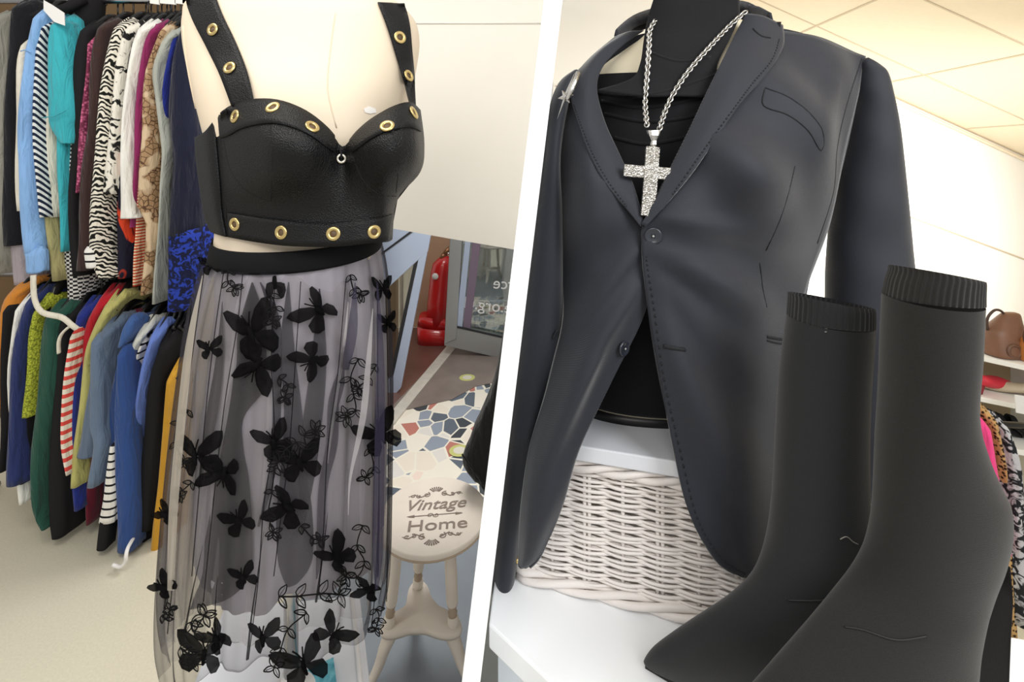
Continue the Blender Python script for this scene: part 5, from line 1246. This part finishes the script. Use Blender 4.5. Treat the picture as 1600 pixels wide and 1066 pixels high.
# shoes on the second shelf
def shoe(p, ang, col, name, label, s=1.0):
    o = thing(name, label, 'shoe', p)
    c, sn = math.cos(ang), math.sin(ang)
    def T(u, v, z): return p + Vector((u * c - v * sn, u * sn + v * c, z)) * s
    m = MB(); rg = []
    for u, w, z0, z1 in smooth_rows([(-.075, .012, .03, .055), (-.06, .028, .026, .062), (-.02, .03, .014, .05), (.03, .036, .003, .042), (.065, .034, .002, .03), (.09, .018, .002, .016), (.1, .004, .004, .008)], 4):
        rg.append([T(u, w * math.cos(t), (z0 + z1) / 2 + (z1 - z0) / 2 * math.sin(t)) for t in (2 * PI * i / 18 for i in range(18))])
    m.loft(rg); obj('upper', m, base(name + '_cloth', col, .6), o)
    m = MB(); m.tube([T(-.066, 0, .032), T(-.07, 0, .002)], [.014 * s, .009 * s], 10); obj('heel', m, base(name + '_heel', tuple(v * .7 for v in col), .5), o)
    return o
shoe(on_shelf(1, 1550), .35, (206, 44, 62), 'red_shoe', 'bright red shoe on the second shelf beside the tall boot', 1.25)
shoe(on_shelf(1, 1578), 2.3, (196, 182, 156), 'beige_shoe', 'beige shoe on the second shelf behind the white card')
p = on_shelf(1, 1594); m = MB(); m.prism([W(1586, 617, p.y - .15), W(1612, 621, p.y - .15), W(1612, 650, p.y - .15), W(1588, 645, p.y - .15)], (0, .003, 0)); tag(obj('shelf_card', m, M_white, None, smooth=False), 'blank white card clipped to the edge of the second shelf', 'card')
def sandal(p, label):
    o = thing('black_heel', label, 'shoe', p, 'black heels on the lowest shelf')
    m = MB(); m.loft([[p + Vector((u + 0, v * w, z)) for v, z in ((-1, z0), (1, z0), (1, z0 + .008), (-1, z0 + .008))] for u, w, z0 in ((-.045, .02, .05), (-.02, .02, .04), (.01, .02, .012), (.05, .018, .001))]); obj('sole', m, M_sole, o)
    m = MB(); m.tube([p + Vector((-.04, 0, .05)), p + Vector((-.044, 0, .001))], [.01, .005], 8); obj('heel', m, M_sole, o)
    m = MB(); m.loft([ring_ for ring_ in ([p + Vector((u, math.cos(t) * .022, z + math.sin(t) * h)) for t in (PI * i / 10 for i in range(11))] for u, z, h in ((-.046, .05, .05), (-.02, .045, .045), (-.005, .03, .02), (.02, .01, .03), (.045, .004, .02)))], False, False); obj('upper', m, M_black, o, solid=.002)
sandal(on_shelf(2, 1572), 'black heeled shoe on the lowest shelf, the left one of two'); sandal(on_shelf(2, 1592), 'black heeled shoe on the lowest shelf at the right photo edge')
# little rail of clothes in front of the shelves
YQ = 1.45
rl = thing('low_rail', 'low dark clothes rail behind the tall boot', 'clothes rail', (1.5, 1.6, 0))
m = MB(); m.tube([W(1500, 660, YQ + .13), W(1660, 668, YQ + .13)], .01, 8); obj('rail', m, M_hang, rl)
for x in (1502, 1655):
    q = W(x, 662, YQ + .13); m = MB(); m.tube([Vector((q.x, q.y, 0)), q], .01, 8); obj('post', m, M_hang, rl)
def small_garment(kind, label, cat, rows, m, dY):
    Y0 = YQ + dY; o = thing(kind, label, cat, W((rows[-1][1] + rows[-1][2]) / 2, rows[-1][0], Y0), 'garments on the low rail')
    obj('body', garment_mesh(rows, Y0, .24, .03, seed=len(label), wr=.06), m, o)
    q = W((rows[0][1] + rows[0][2]) / 2, rows[0][0], Y0); h = MB(); h.tube([q + Vector((0, .04, .0)), q + Vector((0, .12, .03)), q + Vector((0, .2, .0))], .005, 6); h.tube([q + Vector((0, .12, .03)), q + Vector((0, .13, .055))], .003, 6); obj('hanger', h, M_hang, o)
small_garment('teal_floral_dress', 'teal dress with small white flowers behind the tall boot', 'dress', [(672, 1526, 1542), (760, 1540, 1560), (860, 1564, 1580), (992, 1566, 1589)], P_tealf, .03)
small_garment('pink_pullover', 'hot pink top hanging on the low rail beside the tall boot', 'top', [(676, 1536, 1554), (740, 1544, 1566), (800, 1560, 1580), (870, 1570, 1592)], cloth((236, 72, 138)), .0)
small_garment('leopard_dress', 'long leopard print dress on the low rail', 'dress', [(664, 1552, 1566), (720, 1562, 1576), (800, 1574, 1592), (900, 1572, 1592), (1000, 1574, 1596)], P_leo, .02)
small_garment('grey_print_dress', 'grey and black abstract print dress at the right photo edge', 'dress', [(676, 1568, 1584), (740, 1578, 1606), (850, 1588, 1616), (985, 1590, 1620)], P_bwab, .0)

# ================================================================== LIGHT AND CAMERA
w = bpy.data.worlds.new('world'); SC.world = w; w.use_nodes = True
bg = w.node_tree.nodes['Background']; bg.inputs[0].default_value = (1.0, .97, .93, 1); bg.inputs[1].default_value = .62
def area(name, loc, to, size, power, col=(1, 1, 1), spread=180):
    l = bpy.data.lights.new(name, 'AREA'); l.shape = 'RECTANGLE'; l.size, l.size_y = size; l.energy = power; l.color = col; l.spread = math.radians(spread)
    o = bpy.data.objects.new(name, l); COL.objects.link(o); o.location = loc
    o.rotation_euler = (Vector(to) - Vector(loc)).to_track_quat('-Z', 'Y').to_euler(); return o
area('ceiling_light', (-1.0, .5, 2.9), (-.8, 1.6, .6), (1.2, .5), 17, (1, .95, .86))
area('board_fill_light', (-.5, -.8, 2.5), (-.35, 1.8, 1.0), (1.0, .6), 13, (1, .97, .92))  # added fill without a fixture, brightens the white board from the camera side
area('window_daylight', (1.3, -.7, 2.4), (.25, .8, .95), (1.2, 1.2), 42, (.95, .98, 1))
area('wall_fill_light', (3.0, 1.9, 1.3), (2.3, 4.0, .8), (.3, 1.0), 46, (1, .98, .95), 105)  # added unseen lamp that brightens the back wall of the right bay
area('stool_fill_light', (-.25, 2.5, 2.5), (-.3, 2.2, 0), (.8, .5), 15, (1, .98, .95), 120)  # added fill, out of view above the stool, to brighten it
cam = bpy.data.cameras.new('camera'); co = bpy.data.objects.new('camera', cam); COL.objects.link(co)
co.location = (0, 0, EYE); co.rotation_euler = (PI / 2, 0, 0)
cam.sensor_fit = 'HORIZONTAL'; cam.sensor_width = 36; cam.lens = 36 * F / 1600; cam.shift_y = -(533 - HY) / 1600; cam.shift_x = 0
cam.clip_start = .02
SC.camera = co
SC.view_settings.view_transform = 'Standard'; SC.view_settings.look = 'None'; SC.view_settings.gamma = 1; SC.view_settings.exposure = 0
try: SC.view_settings.use_curve_mapping = False
except Exception: pass
